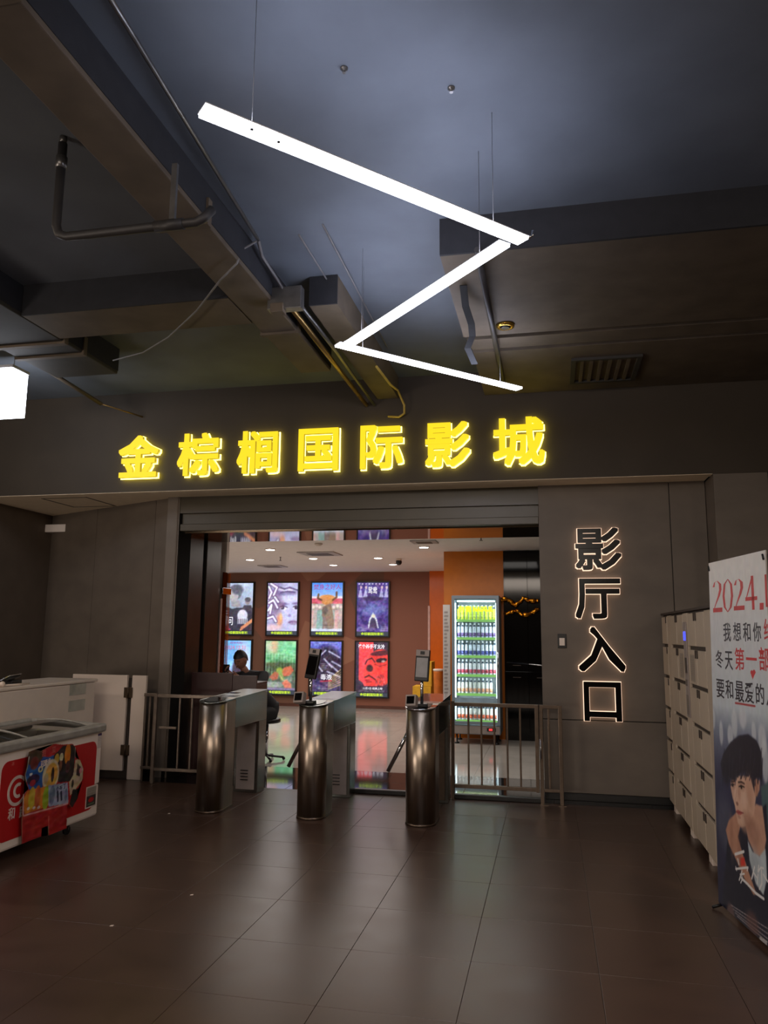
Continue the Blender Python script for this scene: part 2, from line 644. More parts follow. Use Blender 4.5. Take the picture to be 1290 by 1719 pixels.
# left: oblique wall running back to the corner, and the side wall
A0, A1 = Vector((-4.16, 8.02, 0)), Vector((-6.6, 9.14, 0))
du = (A1 - A0).normalized()
dn = Vector((du.y, -du.x, 0))
if dn.y > 0: dn = -dn
L = (A1 - A0).length
wl = struct('wall_oblique', B().prism([A0 - dn * .02, A1 - dn * .02, A1 - dn * .2, A0 - dn * .2], (0, 0, SOF)), m_black)
cuts = [0, 0.42, 1.62, L]
for a, c in zip(cuts[:-1], cuts[1:]):
    p, q = A0 + du * (a + .004), A0 + du * (c - .004)
    obj('wall_panel', B().prism([p, q, q - dn * .025, p - dn * .025], (0, 0, SOF)), m_panel, wl)
struct('wall_left', B().box(-6.75, -6.6, FA + 0.12, 9.3, 0, SOF), m_wall)
b = B().prism([A0 + dn * .012, A1 + dn * .012, A1 + dn * .001, A0 + dn * .001], (0, 0, 0.07))
struct('baseboard_left', b, m_black)

# portal: stepped glossy jamb on the left, lintel with a mirror soffit
jb = struct('trim_1', B().box(-4.30, -4.15, 8.03, 9.14, 0, SOF), m_panel)
obj('jamb_back', B().box(-4.1495, -4.135, 8.20, 9.13, 0, 2.9), m_black, jb)
obj('jamb_step', B().box(-4.149, -4.10, 8.24, 8.60, 0, 2.84, bev=.004), m_gloss, jb)
obj('jamb_step', B().box(-4.149, -4.10, 8.71, 9.12, 0, 2.78, bev=.004), m_gloss, jb)
m_lint = mat('bronze lintel', (64, 56, 40), 0.35, noise=0.15, scale=3)
lt = struct('trim_2', B().box(-4.15, -0.09, 8.04, 9.0, 2.93, SOF), m_lint)
obj('lintel_step', B().box(-4.14, -0.09, 8.08, 9.0, 2.80, 2.93, bev=.004), m_lint, lt)
obj('lintel_step', B().box(-4.13, -0.09, 8.02, 8.12, 2.72, 2.80, bev=.006), m_lint, lt)
obj('mirror_soffit', B().box(-4.13, -0.09, 8.12, 9.0, 2.705, 2.80), m_mirror, lt)
# raised threshold bars
for x0, x1 in ((-1.96, -1.23), (-0.98, -0.1)):
    tr = struct('trim_3', B().box(x0, x1, 7.77, 7.83, 0, 0.045, bev=.006), m_black)

# lobby
m_mural = mat('brown mural wall', (150, 92, 68), 0.65, noise=0.05)
nt = m_mural.node_tree
bs = nt.nodes['Principled BSDF']
vo = nt.nodes.new('ShaderNodeTexVoronoi')
vo.inputs['Scale'].default_value = 0.85
vo.inputs['Randomness'].default_value = 1.0
geo = nt.nodes.new('ShaderNodeNewGeometry')
nt.links.new(geo.outputs['Position'], vo.inputs['Vector'])
sep = nt.nodes.new('ShaderNodeSeparateColor')
nt.links.new(vo.outputs['Color'], sep.inputs[0])
cr = nt.nodes.new('ShaderNodeValToRGB')
cr.color_ramp.interpolation = 'CONSTANT'
cr.color_ramp.elements[0].color = srgb((142, 88, 68)) + (1,)
cr.color_ramp.elements[1].position = 0.45
cr.color_ramp.elements[1].color = srgb((124, 86, 68)) + (1,)
e = cr.color_ramp.elements.new(0.72)
e.color = srgb((160, 108, 84)) + (1,)
nt.links.new(sep.outputs[0], cr.inputs[0])
nt.links.new(cr.outputs[0], bs.inputs['Base Color'])
m_orange = mat('glossy orange panel', (226, 104, 14), 0.22, noise=0.04, spec=.4)
m_ochre = mat('glossy ochre panel', (190, 104, 14), 0.3, noise=0.05, spec=.3)
YB = 16.15
struct('wall_back', B().box(-8.9, -2.47, YB, YB + 0.15, 0, 2.9), m_mural)
struct('wall_back', B().box(-2.47, 1.6, YB - 0.12, YB + 0.15, 0, 2.9), m_orange)
struct('trim_4', B().box(-2.50, -2.455, YB - 0.14, YB, 0, 2.15), mat('pink white corner strip', (210, 170, 160), .5))
struct('ceiling', B().box(-9.0, 1.6, 9.0, 16.3, 2.88, 2.98), m_lobceil)
struct('wall_left', B().box(-9.0, -8.85, 9.0, 16.3, 0, 2.88), m_lobceil)
struct('wall_right', B().box(0.95, 1.1, 9.0, 16.3, 0, 2.88), m_wall)
struct('wall_front', B().box(-9.0, -4.16, 9.42, 9.5, 0, 2.88), m_lobceil)
struct('baseboard_back', B().box(-8.85, -2.5, YB - 0.02, YB, 0, 0.06), mat('brown skirting', (92, 52, 38), .5))
oc = struct('wall_column', B().box(-1.64, -0.70, 12.15, 13.0, 0, 2.88), m_ochre)
# black glossy cupboards to the right of the fridge
dc = thing('wall_cupboard', 'tall glossy black cupboard wall to the right of the drinks fridge', 'cupboard', (-0.2, 12.1, 0))
obj('carcass', B().box(-0.695, 0.94, 12.10, 12.5, 0, 2.87), m_blkg, dc)
for x0, x1 in ((-0.685, -0.335), (-0.328, 0.02), (0.027, 0.38)):
    for z0, z1 in ((0.12, 1.02), (1.03, 2.85)):
        d = obj('door', B().box(x0, x1, 12.07, 12.095, z0, z1, bev=.003), m_blkg, dc)
        obj('handle', B().box((x0 + x1) / 2 - .06, (x0 + x1) / 2 + .06, 12.05, 12.06, (z0 if z0 > 1 else z1) + (.08 if z0 > 1 else -.09), (z0 if z0 > 1 else z1) + (.09 if z0 > 1 else -.08)), m_chrome, d)
r_ = obj('rail', B().tube([(-0.66, 11.98, 1.16), (0.3, 11.90, 1.10)], 0.008, 6), m_chrome, dc)

# ================================================================== CEILING SERVICES
def duct(name, label, x0, x1, y0, y1, z0, m, cat='duct', extra=None, z1=CE):
    t = thing(name, label, cat, ((x0 + x1) / 2, (y0 + y1) / 2, z0))
    obj('casing', B().box(x0, x1, y0, y1, z0, z1 - 0.001, bev=.008), m, t)
    obj('side_shade', B().box(x1 + .0005, x1 + .004, y0, y1, z0 + .03, z1 - .002), mat('painted shade blue grey', (34, 35, 40), .9), t)  # dark sheet puts shade into the colour of the right side
    if extra: extra(t)
    return t


def flanges(x0, x1, z0, ys, m):
    def f(t):
        for y in ys:
            obj('flange', B().box(x0 - .02, x1 + .02, y, y + .05, z0 - .02, CE - .1), m, t)
    return f


duct('air_duct', 'narrow dusty air duct running away above the sign, left of the zigzag lights', -2.24, -1.95, 0.6, 6.6, 4.0, m_duct, extra=flanges(-2.24, -1.95, 4.0, (2.2, 3.9, 5.6), m_duct))
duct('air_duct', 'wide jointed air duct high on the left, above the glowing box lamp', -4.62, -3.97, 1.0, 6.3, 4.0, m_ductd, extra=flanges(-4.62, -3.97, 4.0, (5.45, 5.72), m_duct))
struct('beam_cross', B().box(-3.96, -2.25, 4.93, 5.40, 4.0, CE), m_duct)
struct('beam_cross', B().box(-1.72, -1.50, 5.22, 7.59, 4.02, CE), m_duct)
m_dk = mat('painted shade blue grey', (34, 35, 40), .9)
struct('beam_front_shade', B().box(-3.96, -2.25, 4.915, 4.9295, 4.0, CE), m_dk)  # thin dark sheets paint the beam fronts as unlit
struct('beam_front_shade', B().box(-1.72, -1.50, 5.205, 5.2195, 4.02, CE), m_dk)
# dropped plaster ceiling to the right with slots, grille and downlight
dk = struct('ceiling_bulkhead', B().box(-0.64, 4.5, 4.60, 6.0, 4.0, CE), m_duct)
obj('bulkhead_front_shade', B().box(-0.64, 4.5, 4.58, 4.5995, 4.0, CE), mat('painted shade blue grey', (34, 35, 40), .9), dk)  # dark sheet paints the bulkhead front as unlit
obj('bulkhead_section', B().box(-0.62, 4.5, 6.07, 6.30, 4.0, CE), m_duct, dk)
obj('bulkhead_section', B().box(-0.60, 4.5, 6.37, 7.59, 4.0, CE), m_duct, dk)
obj('slot_back', B().box(-0.62, 4.5, 6.0, 6.37, 4.2, CE), m_black, dk)
gr = thing('air_grille', 'louvred air grille set in the dark bulkhead, right of the lights', 'grille', (0.55, 6.98, 3.99))
b = B()
b.box(0.24, 0.84, 6.66, 6.70, 3.975, 3.999)
b.box(0.24, 0.84, 7.28, 7.32, 3.975, 3.999)
b.box(0.24, 0.28, 6.70, 7.28, 3.975, 3.999)
b.box(0.80, 0.84, 6.70, 7.28, 3.975, 3.999)
obj('frame', b, m_ductd, gr)
for k in range(6):
    obj('slat', B().box(0.32 + k * 0.08, 0.35 + k * 0.08, 6.70, 7.28, 3.98, 3.995), m_duct, gr)
# curled edge of torn black foil hanging from the bulkhead end
b = B()
pts = [P(772, 480, y=5.0), P(776, 515, y=5.25), P(786, 545, y=5.45), P(788, 565, y=5.6), P(780, 585, y=5.7), P(792, 612, y=5.9)]
for i, p in enumerate(pts[:-1]):
    q = pts[i + 1]
    b.prism([p, q, q + Vector((.05, 0, .0)), p + Vector((.05, 0, 0))], (0, .012, .01))
tag(obj('torn_membrane', b, mat('dark torn membrane', (20, 20, 22), .9)), 'torn dark membrane dangling at the left end of the ceiling bulkhead', 'membrane')

# downlight with a brass rim
t = thing('downlight', 'small round downlight with a brass rim in the dark bulkhead', 'light', (-0.29, 5.8, 4.0))
obj('rim', B().lathe([(0.05, -0.001), (0.075, -0.001), (0.07, -0.02), (0.045, -0.022)], (-0.29, 5.8, 4.0), 20), mat('brass rim', (190, 150, 60), .25, metal=.9), t)
obj('lens', B().lathe([(0.044, -0.023), (0.03, -0.03)], (-0.29, 5.8, 4.0), 16), m_blk, t)
# conduits, pipes, cables
tag(obj('conduit', B().tube([(-0.39, 4.5, 3.97), (-0.385, 7.2, 3.97)], 0.022, 8), m_pipe), 'dark straight conduit passing behind the middle light strip, right', 'conduit')
tag(obj('conduit', B().tube([P(150, -60, z=4.2), P(232, 74, z=4.2), P(434, 403, z=4.2)], 0.013, 8), m_galv), 'long thin conduit from the top edge down to the junction left of the zigzag', 'conduit')
tag(obj('conduit', B().tube([(-1.86, 5.1, 4.02), (-1.84, 7.58, 3.96)], 0.022, 8), mat('brass coloured pipe', (150, 122, 74), .3, metal=.8)), 'left of two parallel pipes running to the fascia above the sign', 'pipe')
tag(obj('conduit', B().tube([(-1.78, 5.1, 4.02), (-1.76, 6.1, 4.0), (-1.755, 7.58, 3.96)], 0.016, 8), m_galv), 'right and thinner of two parallel pipes running to the fascia', 'pipe')
tag(obj('cable', B().tube([P(502, 394, z=4.22), P(582, 522, z=4.22)], 0.006, 6), m_cable), 'thin straight wire on the ceiling, left of a longer one', 'cable')
tag(obj('cable', B().tube([P(542, 377, z=4.22), P(618, 522, z=4.22), P(651, 584, z=4.22)], 0.006, 6), m_cable), 'longer thin wire crossing behind the middle light strip', 'cable')
b = B().tube([(-1.50, 6.55, 4.0), (-1.46, 7.0, 3.97), P(668, 655, y=7.45), P(679, 680, y=7.5), P(679, 694, y=7.53), P(670, 700, y=7.56), P(652, 699, y=7.6)], 0.012, 8)
tag(obj('cable', b, mat('yellowish cable', (176, 150, 70), .4)), 'bent yellowish cable entering the fascia above the sign', 'cable')
t = thing('junction_clamp', 'small metal clamp and box where pipes meet beside the dusty duct', 'clamp', (-1.9, 5.1, 4.0))
obj('bracket', B().box(-1.98, -1.72, 5.02, 5.10, 3.93, 4.1, bev=.005), m_galv, t)
obj('box', B().box(-1.95, -1.85, 5.0, 5.08, 3.90, 3.97, bev=.005), m_duct, t)
pth = [P(434, 403, z=4.2), P(440, 430, z=4.17), P(466, 470, z=4.12), P(484, 500, z=4.05), Vector((-1.83, 5.05, 4.02))]
tag(obj('cable', B().tube(pth, 0.012, 6), m_cable), 'cable bundle sagging from conduit end down to the metal clamp', 'cable')
sag = [P(434, 403, z=4.2), P(405, 420, z=4.12), P(398, 442, z=3.97), P(370, 470, z=3.96), P(330, 522, z=3.96), P(283, 566, z=3.96), P(240, 592, z=3.96), P(190, 605, z=3.96)]
tag(obj('cable', B().tube(sag, 0.007, 6), m_cable), 'loose grey cable curving left from the conduit end across the cross beam', 'cable')
# drop pipe with elbow
Yp = 3.35
pa, pb, pc = P(97, 262, y=Yp), P(93, 398, y=Yp), P(345, 373, y=Yp)
pz = (pb.z + pc.z) / 2
t = thing('drain_pipe', 'grey pipe dropping from the ceiling and turning right under the duct', 'pipe', (pb.x, Yp, pz))
obj('pipe', B().tube([(pb.x, Yp, pz + .55), (pb.x, Yp, pz + .07), (pb.x + .02, Yp, pz + .02), (pb.x + .07, Yp, pz), (pc.x - .05, Yp, pz), (pc.x - .01, Yp, pz + .02), (pc.x + .02, Yp + .03, pz + .08)], 0.024, 12), m_pipe, t)
obj('coupling', B().tube([(pc.x - .28, Yp, pz), (pc.x - .12, Yp, pz)], 0.029, 12), m_pipe, t)
obj('bracket', B().box(pc.x - .2, pc.x - .17, Yp - .01, Yp + .01, pz + .03, 4.0), m_galv, t)
obj('coupling', B().tube([(pb.x, Yp, pz + .40), (pb.x, Yp, pz + .47)], 0.03, 12), m_galv, t)
obj('riser', B().tube([(pb.x, Yp, pz + .55), (pb.x, Yp, CE)], 0.02, 8), m_galv, t)
# tray and cable to the box lamp
ka, kb, kc = P(40, 597, y=6.3), P(170, 678, y=7.2), P(240, 700, y=7.58)
t = thing('cable_tray', 'thin slanting cable tray leading from the glowing box lamp to the fascia', 'tray', ka)
obj('channel', B().tube([ka, kb], 0.024, 4), m_duct, t)
obj('wire', B().tube([kb, kc], 0.009, 6), mat('brass coloured pipe', (150, 122, 74), .3, metal=.8), t)
# sprinklers
for (px, py), lb in (((578, 120), 'tiny sprinkler head on the dark ceiling, left of another'), ((758, 153), 'tiny sprinkler head on the dark ceiling, farther right')):
    p = P(px, py, z=CE - .02)
    t = thing('sprinkler', lb, 'sprinkler', p)
    obj('rose', B().lathe([(0.018, 0.019), (0.018, 0.012), (0.006, 0.008), (0.006, -0.005), (0.01, -0.007)], p, 12), m_galv, t)

# ------------------------------------------------------------------ zigzag lights
ZL = 3.6
def strip(a, b_, label, w_=0.08, hub=None, skew=(0, 0)):
    a, b_ = Vector(a), Vector(b_)
    t = thing('linear_pendant_light', label, 'light', (a + b_) / 2, 'zigzag of linear pendant lights')
    d = (b_ - a).normalized()
    n = Vector((-d.y, d.x, 0))
    h = w_ / 2
    def rect(hh, e):
        return [a - n * hh - d * (e + skew[0]), a + n * hh - d * (e - skew[0]), b_ + n * hh + d * (e + skew[1]), b_ - n * hh + d * (e - skew[1])]
    obj('diffuser', B().prism([p + Vector((0, 0, -.0)) for p in rect(h - .001, 0)], (0, 0, 0.012)), m_led, t)
    b = B()
    r = rect(h, .004)
    b.prism([p + Vector((0, 0, .0125)) for p in r], (0, 0, 0.005))
    obj('housing', b, m_alu, t)
    obj('added_uplight', B().prism([p + Vector((0, 0, .0182)) for p in rect(h - .012, -.02)], (0, 0, 0.004)), m_ledup, t)  # upward glow added to brighten the ceiling
    for f in (0.12, 0.88):
        p = a.lerp(b_, f) + Vector((0, 0, .030))
        obj('suspension_wire', B().tube([p, (p.x, p.y, CE)], 0.0012, 4), m_galv, t)
    return t
q = [P(*p, z=ZL) for p in ((340, 188), (879, 406), (847, 411), (583, 581), (567, 580), (872, 654))]
s1 = strip(q[0], q[1], 'longest looking, nearest strip of the zigzag lights, upper left to right', 0.084)
strip(q[2], q[3], 'middle strip of the zigzag lights, slanting down to the left', 0.078)
strip(q[4], q[5], 'farthest and thinnest strip of the zigzag lights, lowest in the picture', 0.078)
for px, py in ((423, 217), (468, 238)):
    p = P(px, py, z=ZL - .002)
    obj('screw', B().lathe([(0.0, -0.004), (0.007, -0.003), (0.007, 0.003)], p, 10), m_blk, s1)
pe = P(887, 400, z=ZL)
obj('end_loop', B().tube([pe, pe + Vector((.02, 0, .01)), pe + Vector((.025, 0, .04))], 0.006, 6), m_chrome, s1)

# box lamp at the left edge
t = thing('box_lamp', 'glowing white box lamp hanging at the left edge of the hall', 'light', (-5.3, 6.1, 3.6))
m_box = emis('box lamp acrylic', (240, 244, 255), 9.0)
obj('shade', B().box(-5.45, -4.90, 6.02, 6.25, 3.60, 4.03, bev=.004), m_box, t)
obj('top_cap', B().box(-5.46, -4.89, 6.01, 6.26, 4.03, 4.06, bev=.004), m_alu, t)
obj('inner_divider', B().box(-5.17, -5.15, 6.008, 6.018, 3.62, 4.02), m_wall, t)
obj('suspension_wire', B().tube([(-4.97, 6.13, 4.06), (-4.97, 6.13, CE)], .004, 5), m_galv, t)
obj('suspension_wire', B().tube([(-5.4, 6.13, 4.06), (-5.4, 6.13, CE)], .004, 5), m_galv, t)

# ================================================================== SIGNS
m_yface = emis('yellow letter acrylic', (255, 220, 26), 1.12)
m_yhalo = emis('pale yellow letter halo', (250, 232, 96), 7.0)
m_yside = mat('letter return', (190, 170, 90), .4, emit=(220, 200, 60), estr=.35)
ords = ['first', 'second', 'third', 'fourth', 'fifth', 'sixth', 'seventh']
sg = [('金', 199, 266, 731, 801, ), ('棕', 298, 367, 727, 798), ('榈', 398, 466, 723, 794), ('国', 501, 568, 719, 790), ('际', 605, 676, 713, 786), ('影', 714, 789, 708, 783), ('城', 828, 915, 700, 780)]
for i, (ch, x0, x1, y0, y1) in enumerate(sg):
    yc = (y0 + y1) / 2
    a, b_ = P(x0, yc, y=7.52), P(x1, yc, y=7.52)
    c = P((x0 + x1) / 2, y0, y=7.52)
    d = P((x0 + x1) / 2, y1, y=7.52)
    wd, ht = b_.x - a.x, c.z - d.z
    o_ = Vector(((a.x + b_.x) / 2, 7.52, (c.z + d.z) / 2))
    t = thing('sign_letter', ords[i] + ' glowing yellow character from the left on the dark fascia', 'sign letter', (o_.x, 7.6, o_.z), 'glowing yellow characters over the entrance')
    obj('face', bold_bm(ch, o_, FRONT, wd, ht, .004, .024), m_yface, t)
    o2 = o_ + Vector((0, .045, 0))
    obj('return', bold_bm(ch, o2, FRONT, wd * .995, ht * .995, .044, .022), m_yside, t)
    o3 = o_ + Vector((0.004, .058, -0.004))
    obj('halo_layer', bold_bm(ch, o3, FRONT, wd * 1.03, ht * 1.03, .012, .03), m_yhalo, t)
    obj('stud', B().tube([(o_.x, 7.575, o_.z), (o_.x, 7.602, o_.z)], .008, 6), m_blk, t)

m_wh = emis('warm white halo acrylic', (255, 214, 184), 1.5)
m_bface = mat('polished black letter face', (9, 8, 7), 0.2, spec=.2)
sg = [('影', 965, 1045, 885, 958), ('厅', 965, 1044, 970, 1040), ('入', 970, 1051, 1051, 1129), ('口', 980, 1045, 1144, 1212)]
for i, (ch, x0, x1, y0, y1) in enumerate(sg):
    yc = (y0 + y1) / 2
    a, b_ = P(x0, yc, y=7.94), P(x1, yc, y=7.94)
    c, d = P((x0 + x1) / 2, y0, y=7.94), P((x0 + x1) / 2, y1, y=7.94)
    wd, ht = b_.x - a.x, c.z - d.z
    o_ = Vector(((a.x + b_.x) / 2, 7.955, (c.z + d.z) / 2))
    t = thing('sign_letter', ['topmost', 'second from the top', 'third from the top', 'lowest'][i] + ' black haloed character on the grey wall beside the lockers', 'sign letter', (o_.x, 8.0, o_.z), 'black haloed characters beside the entrance')
    obj('face', bold_bm(ch, o_, FRONT, wd * .97, ht * .97, .03, .022), m_bface, t)
    obj('halo_layer', bold_bm(ch, o_ + Vector((0, .037, 0)), FRONT, wd * 1.0, ht * 1.0, .033, .034), m_wh, t)

# wall plate
pc_ = P(944, 1076, y=8.0)
t = thing('wall_switch', 'small black wall switch plate left of the haloed characters', 'switch', (pc_.x, 8, pc_.z))
obj('plate', B().box(pc_.x - .043, pc_.x + .043, 7.985, 7.9995, pc_.z - .07, pc_.z + .07, bev=.003), m_blk, t)
obj('rocker', B().box(pc_.x - .026, pc_.x + .026, 7.980, 7.9849, pc_.z - .045, pc_.z + .03, bev=.002), m_white, t)

# ================================================================== TURNSTILES
def stadium(x, y0, y1, r, n=14, ins=0.0):
    pts = []
    for k in range(n + 1):
        a = math.pi + math.pi * k / n
        pts.append((x + (r - ins) * math.cos(a), y0 + r + (r - ins) * math.sin(a)))
    pts.append((x + r - ins, y1 - ins))
    pts.append((x - r + ins, y1 - ins))
    return pts


def solid(b, pts, z0f, z1f):
    """z0f,z1f functions of y"""
    A = [b.bm.verts.new((x, y, z0f(y))) for x, y in pts]
    D = [b.bm.verts.new((x, y, z1f(y))) for x, y in pts]
    b.bm.faces.new(A[::-1])
    b.bm.faces.new(D)
    n = len(A)
    for i in range(n):
        f = b.bm.faces.new((A[i], A[(i + 1) % n], D[(i + 1) % n], D[i]))
        f.smooth = i < n - 3
    return b


def topz(y):
    return 0.955 + 0.035 * min(1, y / 0.32) + 0.008 * max(0, y - .32)


def turnstile(x, label, arm=True, device=0, panel_m=None):
    t = thing('turnstile', label, 'turnstile', (x, 6.59, 0), 'row of stainless turnstiles at the entrance')
    Y0 = 6.59
    T = Matrix.Translation((x, Y0, 0))
    obj('pillar', solid(B(), stadium(0, 0, .33, .128), lambda y: 0.0, lambda y: topz(y) - .012), m_steel, t, T)
    obj('pillar_foot', solid(B(), stadium(0, -.004, .335, .132), lambda y: 0.0, lambda y: .02), m_rail, t, T)
    b = B().box(-.128, .128, .331, 1.16, .70, .978, bev=.004)
    obj('housing', b, m_steelh, t, T)
    obj('top_plate', solid(B(), stadium(0, -.006, 1.168, .134), lambda y: topz(y) - .0115, topz), m_chrome if device == 3 else m_steelh, t, T)
    obj('sensor_window', solid(B(), stadium(0, .04, .24, .09), lambda y: topz(y) + .0003, lambda y: topz(y) + .004), m_blkg, t, T)
    obj('rear_leg', B().box(-.128, .128, .95, 1.155, 0, .699, bev=.004), m_steelh, t, T)
    pn = obj('access_panel', B().box(-.098, .098, .940, .9495, .03, .675, bev=.002), panel_m or m_pan, t, T)
    for k in range(4):
        obj('louvre', B().box(-.05, .03, .933, .9395, .12 + k * .03, .128 + k * .03), m_blk if device != 3 else m_galv, pn, T)
    if arm:
        hb = obj('arm_hub', B().tube([(-.129, .60, .78), (-.175, .60, .75)], [.075, .055], 16), m_steel, t, T)
        obj('arm', B().tube([(-.16, .60, .76), (-.385, .605, .33)], .019, 12), m_chrome, t, T)
        obj('arm', B().tube([(-.16, .60, .76), (-.20, 1.02, .70)], .019, 12), m_chrome, t, T)
        obj('arm', B().tube([(-.16, .60, .76), (-.20, .22, .62)], .019, 12), m_chrome, t, T) if device == 0 else None
    if device:
        dx = .01 if device == 3 else -.03
        obj('pole', B().tube([(dx, .12, topz(.12) + .004), (dx, .12, 1.26)], .014, 12), m_chrome, t, T)
        tilt = Matrix.Translation((x + dx, Y0 + .095, 1.18)) @ Matrix.Rotation(math.radians(-12 if device == 2 else -6), 4, 'X') @ Matrix.Rotation(math.radians(-24 if device == 2 else -10), 4, 'Z') @ Matrix.Rotation(math.radians(9 if device == 2 else 3), 4, 'Y')
        ft = obj('face_terminal', B().box(-.064, .064, -.014, .014, 0, .27, bev=.008), m_blk, t, tilt)
        obj('camera_head', B().box(-.060, .060, -.0175, -.0145, .215, .268, bev=.001), m_pan, ft, tilt)
        obj('camera_lens', B().box(-.02, .02, -.0195, -.018, .228, .256, bev=.0005), m_blk, ft, tilt)
        obj('screen', B().box(-.052, .052, -.0165, -.0145, .035, .2, bev=.001), m_blkg if device == 2 else mat('screen with painted reflection', (120, 116, 112), .08, emit=(150, 142, 138), estr=.25), ft, tilt)  # pale grey and faint glow imitate a reflection on the screen
        tr = Matrix.Translation((x + dx - .075, Y0 + .045, topz(.045) + .06)) @ Matrix.Rotation(math.radians(-20), 4, 'X') @ Matrix.Rotation(math.radians(-12), 4, 'Z')
        rd = obj('card_reader', B().box(-.048, .048, -.03, .03, -.052, .045, bev=.005), m_pan, t, tr)
        obj('reader_window', B().box(-.034, .034, -.034, -.0305, -.034, .03), m_blkg, rd, tr)
        st = Matrix.Translation((x + dx, Y0 + .07, topz(.07)))
        obj('reader_base', B().box(-.09, .05, -.02, .07, .006, .03, bev=.004), m_blk, t, st)
    else:
        dsp = Matrix.Translation((x, Y0, 0))
        obj('display', B().box(-.05, .06, .50, .60, .9995, 1.004), m_blkg, t, dsp)
    return t


turnstile(-3.03, 'leftmost stainless turnstile, without a face terminal, by the seated person', arm=False, device=0)
turnstile(-2.075, 'middle stainless turnstile carrying a tilted black face terminal', device=2)
turnstile(-1.11, 'rightmost stainless turnstile, beside the railing and in front of the drinks fridge', device=3, panel_m=m_rail)  # darker panel material paints the shade on the rear leg

# ------------------------------------------------------------------ railings
def bar(b, x0, x1, y, z0, z1, t):
    b.box(x0, x1, y - t / 2, y + t / 2, z0, z1, bev=.003)
    return b


RY = 7.73
t = thing('railing', 'low steel railing between the right turnstile and the grey wall', 'railing', (-.5, RY, 0))
b = B()
bar(b, -.942, -.13, RY, .885, .92, .035)
obj('top_rail', b, m_rail, t)
obj('bottom_rail', bar(B(), -.942, -.13, RY, .115, .15, .035), m_rail, t)
for k in range(5):
    xx = P(787 + k * 21.8, 1250, y=RY).x
    obj('baluster', bar(B(), xx - .009, xx + .009, RY, .1501, .8849, .018), m_rail, t)
obj('post', bar(B(), -.975, -.943, RY, 0, .935, .032), m_rail, t)
obj('post', bar(B(), -.165, -.13, RY - .036, .115, .92, .035), m_rail, t)
t = thing('railing', 'short end railing with two legs standing against the grey wall', 'railing', (-.02, RY, 0))
obj('post', bar(B(), -.125, -.09, RY, 0, .92, .035), m_rail, t)
obj('post', bar(B(), .055, .09, RY, 0, .92, .035), m_rail, t)
obj('top_rail', bar(B(), -.0899, .0549, RY, .885, .92, .03), m_rail, t)
obj('bottom_rail', bar(B(), -.0899, .0549, RY, .115, .145, .03), m_rail, t)
obj('baluster', bar(B(), -.045, -.025, RY, .1451, .8849, .018), m_rail, t)
obj('foot_plate', B().box(-.13, -.05, RY - .04, RY + .04, 0, .006), m_rail, t)
obj('foot_plate', B().box(.04, .11, RY - .04, RY + .04, 0, .006), m_rail, t)
obj('latch', B().tube([(-.115, RY - .03, .42), (-.115, RY - .03, .60)], .007, 6), m_chrome, t)
m_raild = mat('dark worn railing', (112, 100, 90), .4, metal=.7, noise=.2)
RL = 7.72
t = thing('railing', 'dark steel railing to the left of the left turnstile', 'railing', (-3.6, RL, 0))
obj('top_rail', bar(B(), -4.13, -3.17, RL, .885, .92, .032), m_raild, t)
obj('bottom_rail', bar(B(), -4.13, -3.17, RL, .13, .16, .032), m_raild, t)
obj('middle_rail', bar(B(), -4.10, -3.90, RL, .56, .585, .02), m_raild, t)
for xx in (-3.87, -3.73, -3.59, -3.45, -3.31):
    obj('baluster', bar(B(), xx - .009, xx + .009, RL, .1601, .8849, .018), m_raild, t)
obj('post', bar(B(), -4.165, -4.131, RL, 0, .925, .034), m_raild, t)
t = thing('railing', 'narrow dark railing section next to the white half door', 'railing', (-4.25, RL, 0))
obj('top_rail', bar(B(), -4.32, -4.18, RL + .06, .885, .92, .03), m_raild, t)
obj('bottom_rail', bar(B(), -4.32, -4.18, RL + .06, .13, .16, .03), m_raild, t)
for xx in (-4.305, -4.25, -4.195):
    obj('baluster', bar(B(), xx - .011, xx + .011, RL + .06, .0 if xx != -4.25 else .1601, .8849, .02), m_raild, t)

# ------------------------------------------------------------------ white half door
t = thing('half_door', 'white low swing half door with dark hinges beside the freezer', 'door', (-4.7, 7.86, 0))
obj('leaf', B().box(-5.25, -4.575, 7.84, 7.875, .085, 1.10, bev=.003), m_offw, t)
obj('side_post', B().box(-4.515, -4.345, 7.84, 7.875, 0.0, 1.10, bev=.003), m_offw, t)
obj('back_board', B().box(-5.25, -4.40, 7.885, 7.905, 0.0, 1.07), mat('dark backing board', (58, 50, 44), .7), t)
m_hinge = mat('dark bronze hinge', (86, 72, 58), .4, metal=.7)
for z in (.86, .25):
    h = obj('hinge', B().box(-4.60, -4.50, 7.826, 7.8395, z, z + .11, bev=.002), m_hinge, t)
    obj('hinge_pin', B().tube([(-4.545, 7.822, z - .005), (-4.545, 7.822, z + .115)], .008, 8), m_hinge, h)

# ================================================================== FREEZER
m_red = mat('red freezer print', (176, 24, 26), .4, noise=.05)
m_rim = mat('grey freezer rim', (150, 146, 138), .4)
fx0, fx1, fy0, fy1 = -4.36, -3.72, 4.1, 6.03
t = thing('chest_freezer', 'red and white ice cream chest freezer with sliding glass lids, on castors', 'freezer', (-4.3, 5.45, 0))
b = B()
b.box(fx0, fx1, fy0, fy1, .075, .33, bev=.02)
b.box(fx1 - .06, fx1, fy0, fy1, .331, .745, bev=.01)
b.box(fx0, fx0 + .06, fy0, fy1, .331, .76, bev=.01)
b.box(fx0 + .061, fx1 - .061, fy1 - .06, fy1, .331, .745, bev=.01)
b.box(fx0 + .061, fx1 - .061, fy0, fy0 + .06, .331, .745, bev=.01)
obj('body', b, m_white, t)
b = B()
b.box(fx1 - .05, fx1 + .03, fy0 - .02, fy1 + .02, .746, .815, bev=.018)
